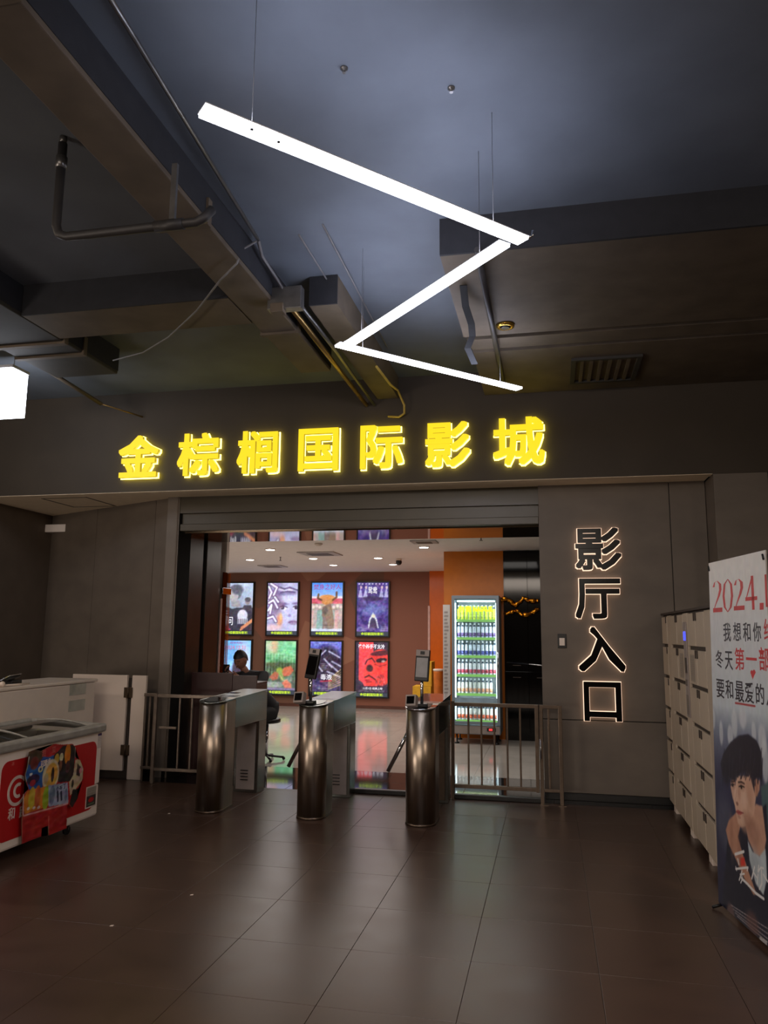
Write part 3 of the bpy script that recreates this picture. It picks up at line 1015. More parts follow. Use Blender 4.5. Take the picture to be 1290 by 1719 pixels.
b.box(fx0 - .01, fx0 + .05, fy0 - .02, fy1 - .10, .761, .85, bev=.018)
cpts = []
for k in range(11):
    a = k / 10 * math.pi / 2
    cpts.append((fx1 - .02 - .60 * math.sin(a), fy1 - .01 - .13 * (1 - math.cos(a)) , .785 + .035 * math.sin(a)))
b.tube(cpts, .03, 8)
b.tube([(fx1, fy0, .79), (fx0, fy0, .82)], .03, 8)
obj('rim', b, m_rim, t)
obj('liner_floor', B().box(fx0 + .062, fx1 - .062, fy0 + .062, fy1 - .062, .56, .60), mat('freezer liner', (178, 176, 172), .5), t)
m_wire = mat('basket wire', (180, 176, 170), .4, metal=.4)
for by0, by1 in ((4.18, 5.02), (5.06, 5.92)):
    b = B()
    n = 8
    for k in range(n + 1):
        x = fx0 + .09 + (fx1 - fx0 - .18) * k / n
        b.tube([(x, by0, .72), (x, by0, .61), (x, by1, .61), (x, by1, .72)], .004, 4)
    for k in range(11):
        y = by0 + (by1 - by0) * k / 10
        b.tube([(fx0 + .09, y, .72), (fx0 + .09, y, .61), (fx1 - .09, y, .61), (fx1 - .09, y, .72)], .004, 4)
    obj('basket', b, m_wire, t)
m_lid = glass_mat('freezer lid glass')
for i, (ly0, ly1, lz) in enumerate(((4.14, 5.12, .808), (5.0, 5.93, .795))):
    b = B()
    prof = []
    for k in range(9):
        f = k / 8
        prof.append((fx0 + .055 + (fx1 - fx0 - .10) * f, lz + .035 * (1 - f) + .03 * math.sin(math.pi * f)))
    va = [b.bm.verts.new((x, ly0, z)) for x, z in prof]
    vb = [b.bm.verts.new((x, ly1, z)) for x, z in prof]
    for k in range(8):
        b.bm.faces.new((va[k], va[k + 1], vb[k + 1], vb[k])).smooth = True
    l = obj('sliding_lid', b, m_lid, t)
    b = B()
    b.tube([(x, ly0, z) for x, z in prof], .009, 6)
    b.tube([(x, ly1, z) for x, z in prof], .009, 6)
    obj('lid_frame', b, m_rim, l)
# red print with rounded corners on the front
def rrect(y0, y1, z0, z1, r, x, n=6):
    p = []
    for cy, cz, a0 in ((y1 - r, z1 - r, 0), (y0 + r, z1 - r, 90), (y0 + r, z0 + r, 180), (y1 - r, z0 + r, 270)):
        for k in range(n + 1):
            a = math.radians(a0 + 90 * k / n)
            p.append((x, cy + r * math.cos(a), cz + r * math.sin(a)))
    return p
pa1, pa2, pa3 = P(163, 1243, x=fx1), P(163, 1354, x=fx1), P(3, 1290, x=fx1)
obj('front_print', B().prism(rrect(pa3.y, pa1.y, pa2.z, pa1.z, .07, fx1), (.003, 0, 0)), m_red, t)
obj('front_print', B().prism(rrect(4.15, pa3.y - .06, pa2.z, pa1.z, .06, fx1), (.003, 0, 0)), m_red, t)
# ring logo with an inner curl, and the lettering
m_prw = mat('white print', (214, 196, 186), .5)
def ringpts(c, r0, r1, a0, a1, x, n=28):
    o_ = [(x, c[0] + r1 * math.cos(math.radians(a0 + (a1 - a0) * k / n)), c[1] + r1 * math.sin(math.radians(a0 + (a1 - a0) * k / n))) for k in range(n + 1)]
    i_ = [(x, c[0] + r0 * math.cos(math.radians(a0 + (a1 - a0) * k / n)), c[1] + r0 * math.sin(math.radians(a0 + (a1 - a0) * k / n))) for k in range(n + 1)]
    return o_, i_
def ring(b, c, r0, r1, a0, a1, x, d=.002):
    o_, i_ = ringpts(c, r0, r1, a0, a1, x)
    for k in range(len(o_) - 1):
        b.prism([o_[k], o_[k + 1], i_[k + 1], i_[k]], (d, 0, 0))
lc = P(29, 1327, x=fx1 + .003)
b = B()
ring(b, (lc.y, lc.z), .082, .104, 40, 320, fx1 + .0031)
ring(b, (lc.y + .01, lc.z), .030, .052, 60, 300, fx1 + .0031)
obj('ring_logo', b, m_prw, t)
for ch, px in (('和', 19), ('路', 38), ('雪', 55)):
    c = P(px, 1366 if ch == '和' else (1362 if ch == '路' else 1357), x=fx1 + .003)
    obj('lettering', text_bm(ch, (fx1 + .0031, c.y, c.z), EAST, h=.085, w=.07, depth=.0015, offset=.015), m_prw, t)
pq = P(22, 1282, x=fx1 + .003)
obj('lettering', text_bm('冰', (fx1 + .0031, pq.y, pq.z), EAST, h=.03, depth=.0015), mat('faded pink print', (190, 90, 84), .5), t)
# energy label at the right end
c = P(153, 1337, x=fx1 + .004)
cv = Cv(24, 30, (60, 52, 50))
cv.poly([(0, 0), (1, 0), (1, .45), (0, .45)], (150, 140, 128))
cv.rows(.12, .9, .1, .36, 3, (70, 66, 60))
cv.ell(.5, .66, .28, .12, (176, 30, 34))
cv.poly([(.15, .82), (.85, .82), (.85, .9), (.15, .9)], (90, 110, 80))
obj('label_backing', B().box(fx1 + .003, fx1 + .005, c.y - .075, c.y + .075, c.z - .085, c.z + .085), m_prw, t)
sheet('data_label', cv, (fx1 + .0055, c.y - .065, c.z + .075), (0, 1, 0), (0, 0, -1), .13, .15, paint_mat('label print', 0, .4), t)
c = P(167, 1238, x=fx1 + .004)
cv = Cv(14, 30, (196, 184, 176))
cv.poly([(0, 0), (1, 0), (1, .18), (0, .18)], (60, 40, 90))
cv.rows(.1, .9, .28, .9, 7, (110, 90, 90))
sheet('data_label', cv, (fx1 + .0012, 5.965, .735), (0, 1, 0), (0, 0, -1), .055, .12, paint_mat('label print', 0, .4), t)
# castors
for cx, cy in ((-3.765, 5.68), (-4.29, 5.8), (-3.765, 4.3), (-4.29, 4.3)):
    ct = obj('castor', B().tube([(cx - .012, cy, .036), (cx + .012, cy, .036)], .035, 16), m_blk, t)
    obj('castor_fork', B().box(cx - .02, cx + .02, cy - .014, cy + .014, .0725, .0745).tube([(cx - .017, cy, .036), (cx - .017, cy + .01, .073)], .004, 5).tube([(cx + .017, cy, .036), (cx + .017, cy + .01, .073)], .004, 5), m_galv, ct)
# pink price strip on the back rim
cv = Cv(60, 8, (176, 140, 132))
for k in range(9):
    cv.poly([(.02 + k * .11, .2), (.08 + k * .11, .2), (.07 + k * .11, .85), (.01 + k * .11, .85)], (196, 70, 76))
sheet('price_strip', cv, (fx0 + .055, 4.2, .885), (0, 1, 0), (0, 0, -1), 1.28, .04, paint_mat('label print', 0, .4), t)

# die-cut cardboard display standing on the freezer front (own thing)
BX = fx1 + .035
t = thing('cardboard_display', 'bear shaped cardboard display with ice cream pictures on the freezer front', 'display', (BX, 5.3, .0))
Y0c, Y1c, Z1c, Z0c = 4.86, 5.80, .77, .0
cw, chh = 190, 150
cv = Cv(cw, chh, (168, 26, 28))
def fz(px, py):
    p = P(px, py, x=BX)
    return ((p.y - Y0c) / (Y1c - Y0c), (Z1c - p.z) / (Z1c - Z0c))
# pixel coordinates taken from the 1290 wide photo
def zz(x, y):      # coordinates of the enlarged crop (x4.96)
    return fz(x / 4.962, 1100 + y / 4.962)
out_ = [zz(*p) for p in ((230, 860), (240, 805), (290, 785), (340, 800), (400, 765), (450, 738), (520, 745), (600, 738), (628, 770), (622, 850), (660, 870), (690, 940), (690, 1040), (640, 1120), (645, 1190), (600, 1270), (575, 1245), (555, 1250), (552, 1440), (402, 1500), (398, 1420), (345, 1440), (342, 1510), (178, 1572), (178, 1400), (190, 1160), (215, 1130), (235, 1110), (215, 1060), (205, 1000), (225, 930))]
msk = cv.inside(out_)
cv.a[:] = (166, 24, 26)
cv.poly([zz(*p) for p in ((230, 860), (340, 845), (400, 850), (445, 835), (445, 925), (370, 960), (350, 1100), (240, 1120), (205, 1000), (225, 930))], (34, 84, 156))
cv.ell(*zz(290, 840), .10, .085, (74, 56, 40)); cv.ell(*zz(285, 900), .05, .06, (110, 50, 46))
cv.poly([zz(*p) for p in ((445, 835), (520, 760), (600, 745), (625, 770), (610, 1000), (580, 1050), (480, 1060), (470, 940), (440, 925))], (36, 26, 26))
cv.ell(*zz(560, 825), .04, .10, (214, 128, 30)); cv.ell(*zz(470, 865), .03, .05, (190, 150, 60)); cv.ell(*zz(508, 850), .025, .04, (200, 190, 160))
cv.ell(*zz(500, 920), .02, .05, (120, 84, 60)); cv.ell(*zz(560, 930), .03, .06, (70, 40, 36))
cv.ell(*zz(420, 1000), .105, .15, (206, 190, 160)); cv.ell(*zz(425, 1000), .08, .115, (216, 160, 70)); cv.ell(*zz(435, 995), .02, .07, (60, 40, 36))
cv.ell(*zz(380, 1030), .03, .05, (180, 150, 120))
cv.ell(*zz(275, 1035), .075, .045, (50, 34, 70)); cv.ell(*zz(270, 1065), .035, .03, (160, 40, 60))
cv.ell(*zz(255, 993), .018, .013, (220, 220, 220)); cv.ell(*zz(335, 950), .03, .03, (210, 200, 150)); cv.ell(*zz(335, 950), .014, .014, (60, 80, 120))
cv.poly([zz(*p) for p in ((225, 1130), (400, 1085), (400, 1250), (345, 1275), (200, 1320), (195, 1200))], (206, 122, 34))
cv.ell(*zz(262, 1190), .04, .10, (196, 170, 50)); cv.ell(*zz(310, 1175), .035, .10, (190, 90, 40)); cv.ell(*zz(378, 1190), .04, .11, (150, 170, 40))
cv.poly([zz(*p) for p in ((400, 1085), (560, 1060), (565, 1230), (400, 1262))], (150, 156, 178))
for a_, b_ in (((476, 1140), (478, 1210)), ((505, 1140), (508, 1200))):
    cv.line([zz(*a_), zz(*b_)], .022, (44, 46, 70))
cv.ell(*zz(430, 1165), .035, .09, (110, 116, 140)); cv.ell(*zz(545, 1160), .02, .06, (110, 116, 140))
cv.poly([zz(*p) for p in ((625, 870), (665, 870), (690, 950), (680, 1040), (630, 1110), (580, 1170), (570, 1060), (605, 1000))], (188, 172, 140))
cv.poly([zz(*p) for p in ((640, 900), (668, 930), (660, 1010), (630, 1000))], (50, 40, 36)); cv.ell(*zz(600, 1070), .016, .04, (40, 36, 34)); cv.ell(*zz(668, 960), .02, .03, (196, 130, 130))
cv.poly([zz(*p) for p in ((600, 1120), (645, 1110), (645, 1190), (600, 1270), (575, 1240))], (34, 24, 24))
for x in (232, 280, 318):
    cv.ell(*zz(x, 1276 - (x - 232) * .12), .018, .012, (216, 200, 196))
cv.line([zz(195, 1335), zz(560, 1235)], .012, (206, 150, 146))
cv.line([zz(215, 1050), zz(205, 1000), zz(225, 930), zz(240, 850)], .012, (200, 190, 184))
cv.line([zz(190, 1330), zz(192, 1160), zz(215, 1130)], .012, (206, 180, 176))
cv.line([zz(625, 770), zz(622, 850)], .010, (206, 180, 170))
cv.line([zz(402, 1340), zz(402, 1480)], .008, (206, 110, 100))
cv.line([zz(182, 1350), zz(180, 1560)], .008, (206, 110, 100))
cv.noise(26, 46, chroma=.5)
cv.mask = msk
cv.a = cv.a * 0.95
sheet('printed_face', cv, (BX + .004, Y0c, Z1c), (0, 1, 0), (0, 0, -1), Y1c - Y0c, Z1c - Z0c, paint_mat('cardboard print', 0, .55), t)
bk = [(BX, Y0c + x * (Y1c - Y0c), Z1c - y * (Z1c - Z0c)) for x, y in out_]
bb = B()
vs_ = [bb.bm.verts.new(p) for p in bk]
f0 = bb.bm.faces.new(vs_)
bmesh.ops.triangulate(bb.bm, faces=[f0])
obj('board', bb, mat('brown cardboard', (150, 120, 90), .8), t)
obj('spacer', B().box(fx1 + .004, BX - .001, 5.2, 5.5, .3, .55), mat('brown cardboard', (150, 120, 90), .8), t)
for ch, px, py in (('可', 355, 905), ('爱', 382, 895), ('多', 412, 883)):
    c = P(px / 4.962, 1100 + py / 4.962, x=BX + .006)
    obj('lettering', text_bm(ch, (BX + .005, c.y, c.z), EAST, h=.045, w=.042, depth=.0012, offset=.02), m_prw, t)
for ch, px, py in (('小', 480, 1110), ('布', 508, 1102), ('丁', 540, 1090)):
    c = P(px / 4.962, 1100 + py / 4.962, x=BX + .006)
    obj('lettering', text_bm(ch, (BX + .005, c.y, c.z), EAST, h=.035, w=.034, depth=.0012, offset=.01), mat('navy print', (50, 54, 84), .5), t)
for ch, px, py in (('甜', 368, 815), ('蜜', 450, 785)):
    c = P(px / 4.962, 1100 + py / 4.962, x=BX + .006)
    obj('lettering', text_bm(ch, (BX + .005, c.y, c.z), EAST, h=.05, w=.045, depth=.0012, offset=.01), mat('faded pink print', (190, 90, 84), .5), t)

# white upright chest behind the freezer
t = thing('counter_cabinet', 'plain white upright cabinet standing behind the chest freezer', 'cabinet', (-5.1, 6.5, 0))
obj('body', B().box(-5.35, -4.78, 5.2, 7.56, .06, 1.045, bev=.015), m_white, t)
obj('lid', B().box(-5.36, -4.765, 5.19, 7.575, 1.0455, 1.075, bev=.008), m_white, t)
obj('plinth', B().box(-5.3, -4.84, 5.25, 7.5, 0, .0599), m_blk, t)
for z in (.99, .83):
    obj('reflection_patch', B().box(-4.7795, -4.777, 7.10, 7.38, z - .06, z + .05, bev=.0006), mat('glossy clear sticker', (176, 176, 166), .08, spec=.8), t)  # glossy plates standing for reflections on the cabinet front
p = Vector((-5.0, 6.45, 1.075))
t = thing('handheld_massager', 'black and silver hand tool lying on the white cabinet', 'tool', p)
obj('handle', B().tube([p + Vector((.02, -.16, .03)), p + Vector((.0, 0, .055)), p + Vector((-.01, .17, .075))], [.018, .026, .014], 10), m_blk, t)
obj('silver_edge', B().tube([p + Vector((.03, -.15, .048)), p + Vector((.015, 0, .085)), p + Vector((0, .18, .095))], .007, 6), m_chrome, t)
obj('base', B().box(p.x - .04, p.x + .05, p.y + .0, p.y + .14, p.z, p.z + .04, bev=.008), m_blk, t)
t = thing('rope', 'pale knotted cord lying along the front edge of the white cabinet', 'cord', (-4.86, 6.3, 1.076))
b = B()
b.tube([(-4.84, 6.02, 1.085), (-4.86, 6.2, 1.09), (-4.85, 6.35, 1.088), (-4.88, 6.6, 1.083)], .007, 6)
b.tube([(-4.86, 6.2, 1.09), (-4.80, 6.32, 1.088), (-4.79, 6.38, 1.084)], .006, 6)
obj('strand', b, m_offw, t)
obj('knot', B().ball((-4.86, 6.2, 1.10), .026, 10), m_offw, t)

# ================================================================== LOCKERS
m_lock = mat('beige locker door', (186, 170, 150), .45, noise=.05, scale=4, objvar=.05)
m_lockf = mat('brown locker frame', (50, 38, 30), .6)
LX, LZ0, LZ1 = 1.055, .06, 1.80
t = thing('parcel_locker', 'bank of beige storage lockers with dark frames against the grey wall', 'locker', (1.3, 6.4, 0))
obj('carcass', B().box(LX + .02, LX + .45, 5.21, 7.88, LZ0, LZ1 - .02, bev=.004), m_lockf, t)
obj('top_board', B().box(LX - .005, LX + .455, 5.205, 7.885, LZ1 - .0195, LZ1, bev=.003), m_lockf, t)
for y in (5.4, 6.1, 6.85, 7.7):
    obj('foot', B().box(LX + .02, LX + .09, y - .06, y + .06, 0, LZ0 - .0005, bev=.004), m_offw, t)
zs = [0.065, 0.352, 0.640, 0.928, 1.215, 1.50, 1.778]
cols = [('d', 7.87, 7.55), ('s', 7.545, 7.335), ('d', 7.33, 7.0), ('d', 6.99, 6.67), ('c', 6.665, 6.455), ('d', 6.45, 6.12), ('d', 6.11, 5.78), ('s', 5.775, 5.565), ('d', 5.56, 5.23)]
dm = {}
for kind, ya, yb_ in cols:
    wdt = ya - yb_
    if kind == 'd':
        for k in range(6):
            key = round(wdt, 3)
            hh = zs[k + 1] - zs[k] - .030
            o = obj('door', B().box(LX, LX + .0195, yb_ + .006, ya - .006, zs[k] + .015, zs[k] + .015 + hh, bev=.004), m_lock, t)
            ly = ya - .03 if cols.index((kind, ya, yb_)) in (3, 6) else yb_ + .03
            obj('latch', B().box(LX - .006, LX - .0005, ly - .016, ly + .016, zs[k + 1] - .075, zs[k + 1] - .015, bev=.002), m_lockf, o)
    else:
        obj('filler_panel', B().box(LX + .002, LX + .0195, yb_ + .004, ya - .004, zs[0] + .008, zs[6] - .008, bev=.003), m_lock, t)
cp = thing if False else None
yc = 6.56
sp = obj('control_panel', B().box(LX - .006, LX + .0015, yc - .07, yc + .07, .96, 1.70, bev=.003), m_pan, t)
obj('display', B().box(LX - .009, LX - .0065, yc - .045, yc + .045, 1.555, 1.625), emis('blue locker display', (60, 70, 255), 2.2), sp)
obj('keypad', B().box(LX - .009, LX - .0065, yc - .04, yc + .04, 1.30, 1.42), m_blk, sp)
obj('card_slot', B().box(LX - .009, LX - .0065, yc - .04, yc + .04, 1.20, 1.25), m_chrome, sp)
obj('notice', B().box(LX - .008, LX - .0065, yc - .05, yc + .05, .98, 1.13), mat('grey notice', (120, 110, 102), .5), sp)
for yy in (6.80, 6.30):
    cv = Cv(26, 40, (150, 138, 124))
    cv.rows(.1, .9, .08, .2, 2, (70, 60, 54)); cv.rows(.1, .9, .3, .92, 10, (96, 86, 78))
    sheet('instruction_sheet', cv, (LX - .0012, yy + .09, 1.45), (0, -1, 0), (0, 0, -1), .18, .2, paint_mat('label print', 0, .4), t)

# ================================================================== BANNER
m_bn = paint_mat('banner vinyl print', 0, .38)
bu = Vector((.1685, -.9857, 0))
bv = Vector((.026, .0044, 1)).normalized()
bn = bu.cross(bv).normalized()
if bn.x > 0: bn = -bn
b0 = Vector((.943, 5.167, .03))
BW, BH = .80, 2.02
t = thing('banner_stand', 'tall film poster banner of a dark haired youth in front of the lockers', 'banner', (b0.x, b0.y, 0))
tl = b0 + bv * BH
def bz(px, py):
    p = Pp(px, py, b0, bn) - tl
    return (p.dot(bu) / BW, -p.dot(bv) / BH)
def zc(x, y):       # crop 1190..1290 x 1200..1600, scale 4.3
    return bz(1190 + x / 4.3, 1200 + y / 4.2975)
def zt(x, y):       # crop 1180..1290 x 900..1260, scale 4.775
    return bz(1180 + x / 4.773, 900 + y / 4.775)
cv = Cv(240, 560, (206, 206, 204))
ym = bz(1240, 1190)[1]
cv.grad((216, 212, 206), (196, 206, 212), 0, ym)
cv.grad((196, 206, 212), (120, 130, 150), ym, ym + .07)
cv.grad((120, 130, 150), (52, 54, 82), ym + .07, ym + .2)
cv.grad((52, 54, 82), (26, 28, 56), ym + .2, 1)
cv.ell(*zc(10, 330), .08, .09, (150, 140, 128), .8, soft=.8)
cv.ell(*zc(120, 780), .14, .07, (86, 88, 104), .7, soft=.8)
for x, y, rx, ry in ((95, 130, .035, .035), (160, 150, .05, .03), (190, 60, .05, .04), (330, 130, .035, .03), (390, 180, .06, .04), (410, 330, .05, .06), (40, 30, .03, .03), (250, 20, .06, .03)):
    cv.ell(*zc(x, y), rx, ry, (206, 210, 214), .75, soft=.35)
# clothes, arm, face
cv.poly([zc(*p) for p in ((380, 520), (440, 480), (440, 1300), (300, 1300), (330, 900), (390, 650))], (70, 96, 100))
cv.poly([zc(*p) for p in ((250, 820), (420, 640), (440, 1000), (440, 1720), (100, 1500), (110, 1250), (140, 900))], (22, 24, 42))
cv.poly([zc(*p) for p in ((205, 700), (150, 760), (128, 830), (150, 930), (200, 1040), (262, 1180), (330, 1300), (350, 1290), (300, 1150), (250, 1000), (215, 880), (235, 800))], (188, 138, 112))
cv.poly([zc(*p) for p in ((230, 1030), (262, 1025), (270, 1085), (235, 1090))], (216, 56, 40))
cv.poly([zc(*p) for p in ((270, 800), (345, 640), (392, 660), (420, 900), (400, 1020), (340, 1010), (290, 900))], (196, 150, 126))
cv.poly([zc(*p) for p in ((285, 900), (320, 985), (370, 1020), (415, 960), (425, 1180), (400, 1300), (345, 1220), (300, 1050))], (190, 200, 204))
cv.poly([zc(*p) for p in ((165, 480), (185, 440), (330, 440), (345, 600), (330, 720), (285, 800), (240, 812), (215, 780), (205, 730), (195, 660), (175, 590), (163, 520))], (214, 172, 148))
cv.poly([zc(*p) for p in ((330, 455), (372, 470), (372, 540), (352, 590), (335, 580))], (200, 150, 124))
cv.ell(*zc(265, 800), .07, .02, (170, 124, 102), .6, soft=.7)
cv.ell(*zc(250, 640), .07, .06, (222, 184, 160), .5, soft=.8)
cv.poly([zc(*p) for p in ((100, 430), (90, 350), (110, 280), (160, 200), (220, 150), (290, 140), (350, 185), (385, 270), (390, 380), (385, 480), (362, 440), (335, 470), (335, 560), (318, 500), (300, 430), (260, 400), (210, 440), (190, 480), (160, 450), (140, 440))], (24, 22, 40))
cv.ell(*zc(130, 400), .06, .04, (24, 22, 40), .9, soft=.6)
# soft modelling of the face, neck and arm, then sharper features
sk, sd, hi = (214, 172, 148), (150, 104, 86), (232, 198, 176)
cv.blur(3)
cv.ell(*zc(300, 560), .06, .05, (186, 138, 114), .55, soft=.9)
cv.ell(*zc(290, 760), .09, .02, (160, 112, 92), .6, soft=.9)
cv.ell(*zc(330, 860), .09, .03, (150, 106, 88), .5, soft=.9)
cv.ell(*zc(198, 590), .02, .03, hi, .6, soft=.9)
cv.ell(*zc(262, 600), .05, .02, hi, .45, soft=.9)
cv.ell(*zc(245, 760), .04, .012, hi, .4, soft=.9)
cv.ell(*zc(225, 560), .022, .02, (176, 128, 106), .5, soft=.9)
cv.ell(*zc(180, 500), .035, .012, (150, 108, 92), .5, soft=.9)
cv.ell(*zc(240, 512), .045, .012, (150, 108, 92), .5, soft=.9)
cv.ell(*zc(350, 525), .02, .02, (160, 108, 88), .6, soft=.8)
cv.ell(*zc(170, 880), .03, .06, (160, 112, 90), .5, soft=.9)
cv.ell(*zc(225, 980), .03, .05, (150, 100, 82), .5, soft=.9)
cv.ell(*zc(340, 1090), .08, .04, (150, 160, 168), .5, soft=.9)
for k in range(46):          # hair strands
    x0 = 95 + k * 6.4
    y0 = 300 + 60 * math.sin(k * 2.1)
    y1 = 440 + 50 * math.sin(k * 1.7) + (-30 if 200 < x0 < 320 else 20)
    cv.line([zc(x0 + 10, y0), zc(x0 + 4 * math.sin(k), y1)], .010, (22, 20, 36) if k % 4 else (52, 46, 66), .8)
for k in range(16):
    x0 = 165 + k * 9.5
    cv.line([zc(x0 + 22, 380), zc(x0, 450 + 22 * math.sin(k * 1.9))], .008, (30, 24, 36), .85)
cv.line([zc(168, 482), zc(192, 480)], .010, (60, 40, 36), .9); cv.line([zc(218, 486), zc(240, 484), zc(262, 497)], .011, (60, 40, 36), .9)
cv.ell(*zc(178, 506), .012, .005, (34, 24, 24), soft=.3); cv.line([zc(166, 504), zc(190, 502)], .006, (30, 20, 20))
cv.ell(*zc(240, 520), .015, .0055, (34, 24, 24), soft=.3); cv.line([zc(222, 518), zc(240, 511), zc(262, 522)], .007, (30, 20, 20))
cv.line([zc(204, 545), zc(200, 600), zc(196, 632)], .006, (170, 122, 102), .7)
cv.ell(*zc(210, 640), .020, .005, (130, 80, 66), .8, soft=.6)
cv.poly([zc(*p) for p in ((201, 694), (214, 685), (226, 688), (258, 706), (232, 722), (214, 716))], (184, 92, 88))
cv.line([zc(202, 700), zc(226, 702), zc(256, 708)], .005, (120, 54, 54))
cv.ell(*zc(225, 735), .025, .005, (176, 128, 108), .7, soft=.8)
cv.blur(1)
cv.noise(40, 10)
# brush lettering on the picture
wht = (226, 224, 222)
for pl, wd in (((( 195, 1005), (258, 985)), .018), (((215, 1040), (222, 1075)), .014), (((200, 1110), (288, 1100)), .014), (((200, 1095), (206, 1120)), .012), (((288, 1100), (282, 1122)), .012), (((245, 1125), (225, 1190)), .013), (((232, 1150), (262, 1145)), .012), (((240, 1150), (250, 1180), (236, 1210)), .012), (((240, 1175), (290, 1225), (345, 1285), (402, 1325)), .018),
           (((335, 1095), (322, 1150), (315, 1180)), .014), (((328, 1135), (350, 1170)), .012), (((365, 1085), (360, 1130), (380, 1100), (400, 1105)), .012), (((385, 1120), (388, 1215), (370, 1255)), .014), (((360, 1150), (355, 1215)), .012), (((398, 1150), (430, 1200)), .014)):
    cv.line([zc(*p) for p in pl], wd, wht)
for k, (ya, yb2) in enumerate(((1370, 1580), (1398, 1610), (1425, 1640), (1450, 1660))):
    a_, b_ = zc(165 + 15 * k, ya), zc(430, yb2 - 40 + 6 * k)
    x = 0
    while x < 1:
        l = cv.rng.rand() * .06 + .02
        p_ = (a_[0] + (b_[0] - a_[0]) * x, a_[1] + (b_[1] - a_[1]) * x)
        q_ = (a_[0] + (b_[0] - a_[0]) * min(1, x + l), a_[1] + (b_[1] - a_[1]) * min(1, x + l))
        cv.line([p_, q_], .008, (170, 160, 160), .8)
        x += l + .02
cv.ell(*zc(165, 1440), .07, .03, (130, 100, 92), .7, soft=.5)
cv.ell(*zc(320, 1500), .10, .03, (120, 80, 70), .6, soft=.6)
cv.poly([zc(*p) for p in ((370, 1595), (425, 1630), (425, 1660), (372, 1620))], (214, 210, 206), .8)
# heart and underline
cv.ell(*zt(398, 1095), .022, .006, (206, 40, 40)); cv.ell(*zt(416, 1090), .022, .006, (206, 40, 40)); cv.poly([zt(*p) for p in ((386, 1095), (430, 1090), (405, 1150))], (206, 40, 40))
cv.line([zt(266, 1338), zt(424, 1364)], .012, (176, 50, 50))
sheet('printed_face', cv, tl - b0 * 0 + bn * .002, bu, -bv, BW, BH, m_bn, t)
obj('backing', B().prism([b0, b0 + bu * BW, b0 + bu * BW + bv * BH, b0 + bv * BH], -bn * .004), mat('white vinyl back', (170, 165, 160), .6), t)
BAS = (bu, bv, bn)
def btext(ch, x, y, hpx, wpx, m, off=0.0):
    u_, v_ = zt(x, y)
    c = tl + bu * (u_ * BW) - bv * (v_ * BH) + bn * .0022
    a_, b_ = zt(x - wpx / 2, y), zt(x + wpx / 2, y)
    c_, d_ = zt(x, y - hpx / 2), zt(x, y + hpx / 2)
    o = obj('lettering', text_bm(ch, c, BAS, (b_[0] - a_[0]) * BW, (d_[1] - c_[1]) * BH, depth=.0008, offset=off), m, t)
    return o
mr_, mk_ = mat('banner red print', (196, 34, 34), .4), mat('banner black print', (26, 24, 34), .4)
# 2024. in a high-contrast face: built of strokes
def bstroke(pts, wd):
    b = B()
    P3 = []
    for x, y in pts:
        u_, v_ = zt(x, y)
        P3.append(tl + bu * (u_ * BW) - bv * (v_ * BH) + bn * .0024)
    for i in range(len(P3) - 1):
        w0, w1 = (wd[i], wd[i + 1]) if isinstance(wd, (list, tuple)) else (wd, wd)
        b.prism([P3[i] - bu * w0 / 2, P3[i] + bu * w0 / 2, P3[i + 1] + bu * w1 / 2, P3[i + 1] - bu * w1 / 2], bn * .0006)
    return b
def glyph(*parts):
    b = B()
    for pts, wd in parts:
        q_ = bstroke(pts, wd)
        me = bpy.data.meshes.new('g')
        q_.bm.to_mesh(me)
        q_.bm.free()
        b.bm.from_mesh(me)
        bpy.data.meshes.remove(me)
    return b
two = lambda dx, dy: glyph(([(92 + dx, 410 + dy), (100 + dx, 372 + dy), (122 + dx, 360 + dy), (143 + dx, 385 + dy), (146 + dx, 430 + dy), (134 + dx, 480 + dy), (110 + dx, 545 + dy), (94 + dx, 598 + dy)], [.030, .012, .010, .035, .036, .030, .014, .008]), ([(125 + dx, 575 + dy), (125 + dx, 610 + dy)], .145))
obj('lettering', two(0, 0), mr_, t)
obj('lettering', glyph(([(206, 345), (180, 385), (172, 480), (182, 570), (206, 608)], [.01, .026, .03, .026, .01]), ([(206, 345), (232, 385), (240, 480), (230, 570), (206, 608)], [.01, .026, .03, .026, .01])), mr_, t)
obj('lettering', two(172, -16), mr_, t)
obj('lettering', glyph(([(400, 318), (412, 590)], .03), ([(402, 320), (355, 500)], [.02, .01]), ([(394, 486), (394, 516)], .15)), mr_, t)
obj('lettering', glyph(([(478, 535), (478, 590)], [.045, .045])), mr_, t)
btext('12', 560, 430, 270, 110, mr_)
for ch, x, y, hh, ww, m_ in (('我', 200, 770, 150, 60, mk_), ('想', 280, 765, 150, 62, mk_), ('和', 358, 768, 155, 60, mk_), ('你', 440, 768, 155, 64, mk_), ('约', 530, 750, 180, 70, mr_),
                             ('冬', 138, 985, 140, 60, mk_), ('天', 214, 998, 150, 62, mk_), ('第', 300, 985, 180, 75, mr_), ('一', 395, 985, 22, 85, mr_), ('部', 495, 985, 190, 78, mr_),
                             ('要', 146, 1222, 150, 62, mk_), ('和', 218, 1228, 150, 60, mk_), ('最', 300, 1245, 165, 70, mk_), ('爱', 378, 1255, 165, 70, mk_), ('的', 464, 1265, 165, 66, mk_), ('人', 545, 1290, 150, 60, mk_)):
    btext(ch, x, y, hh, ww, m_, .008)
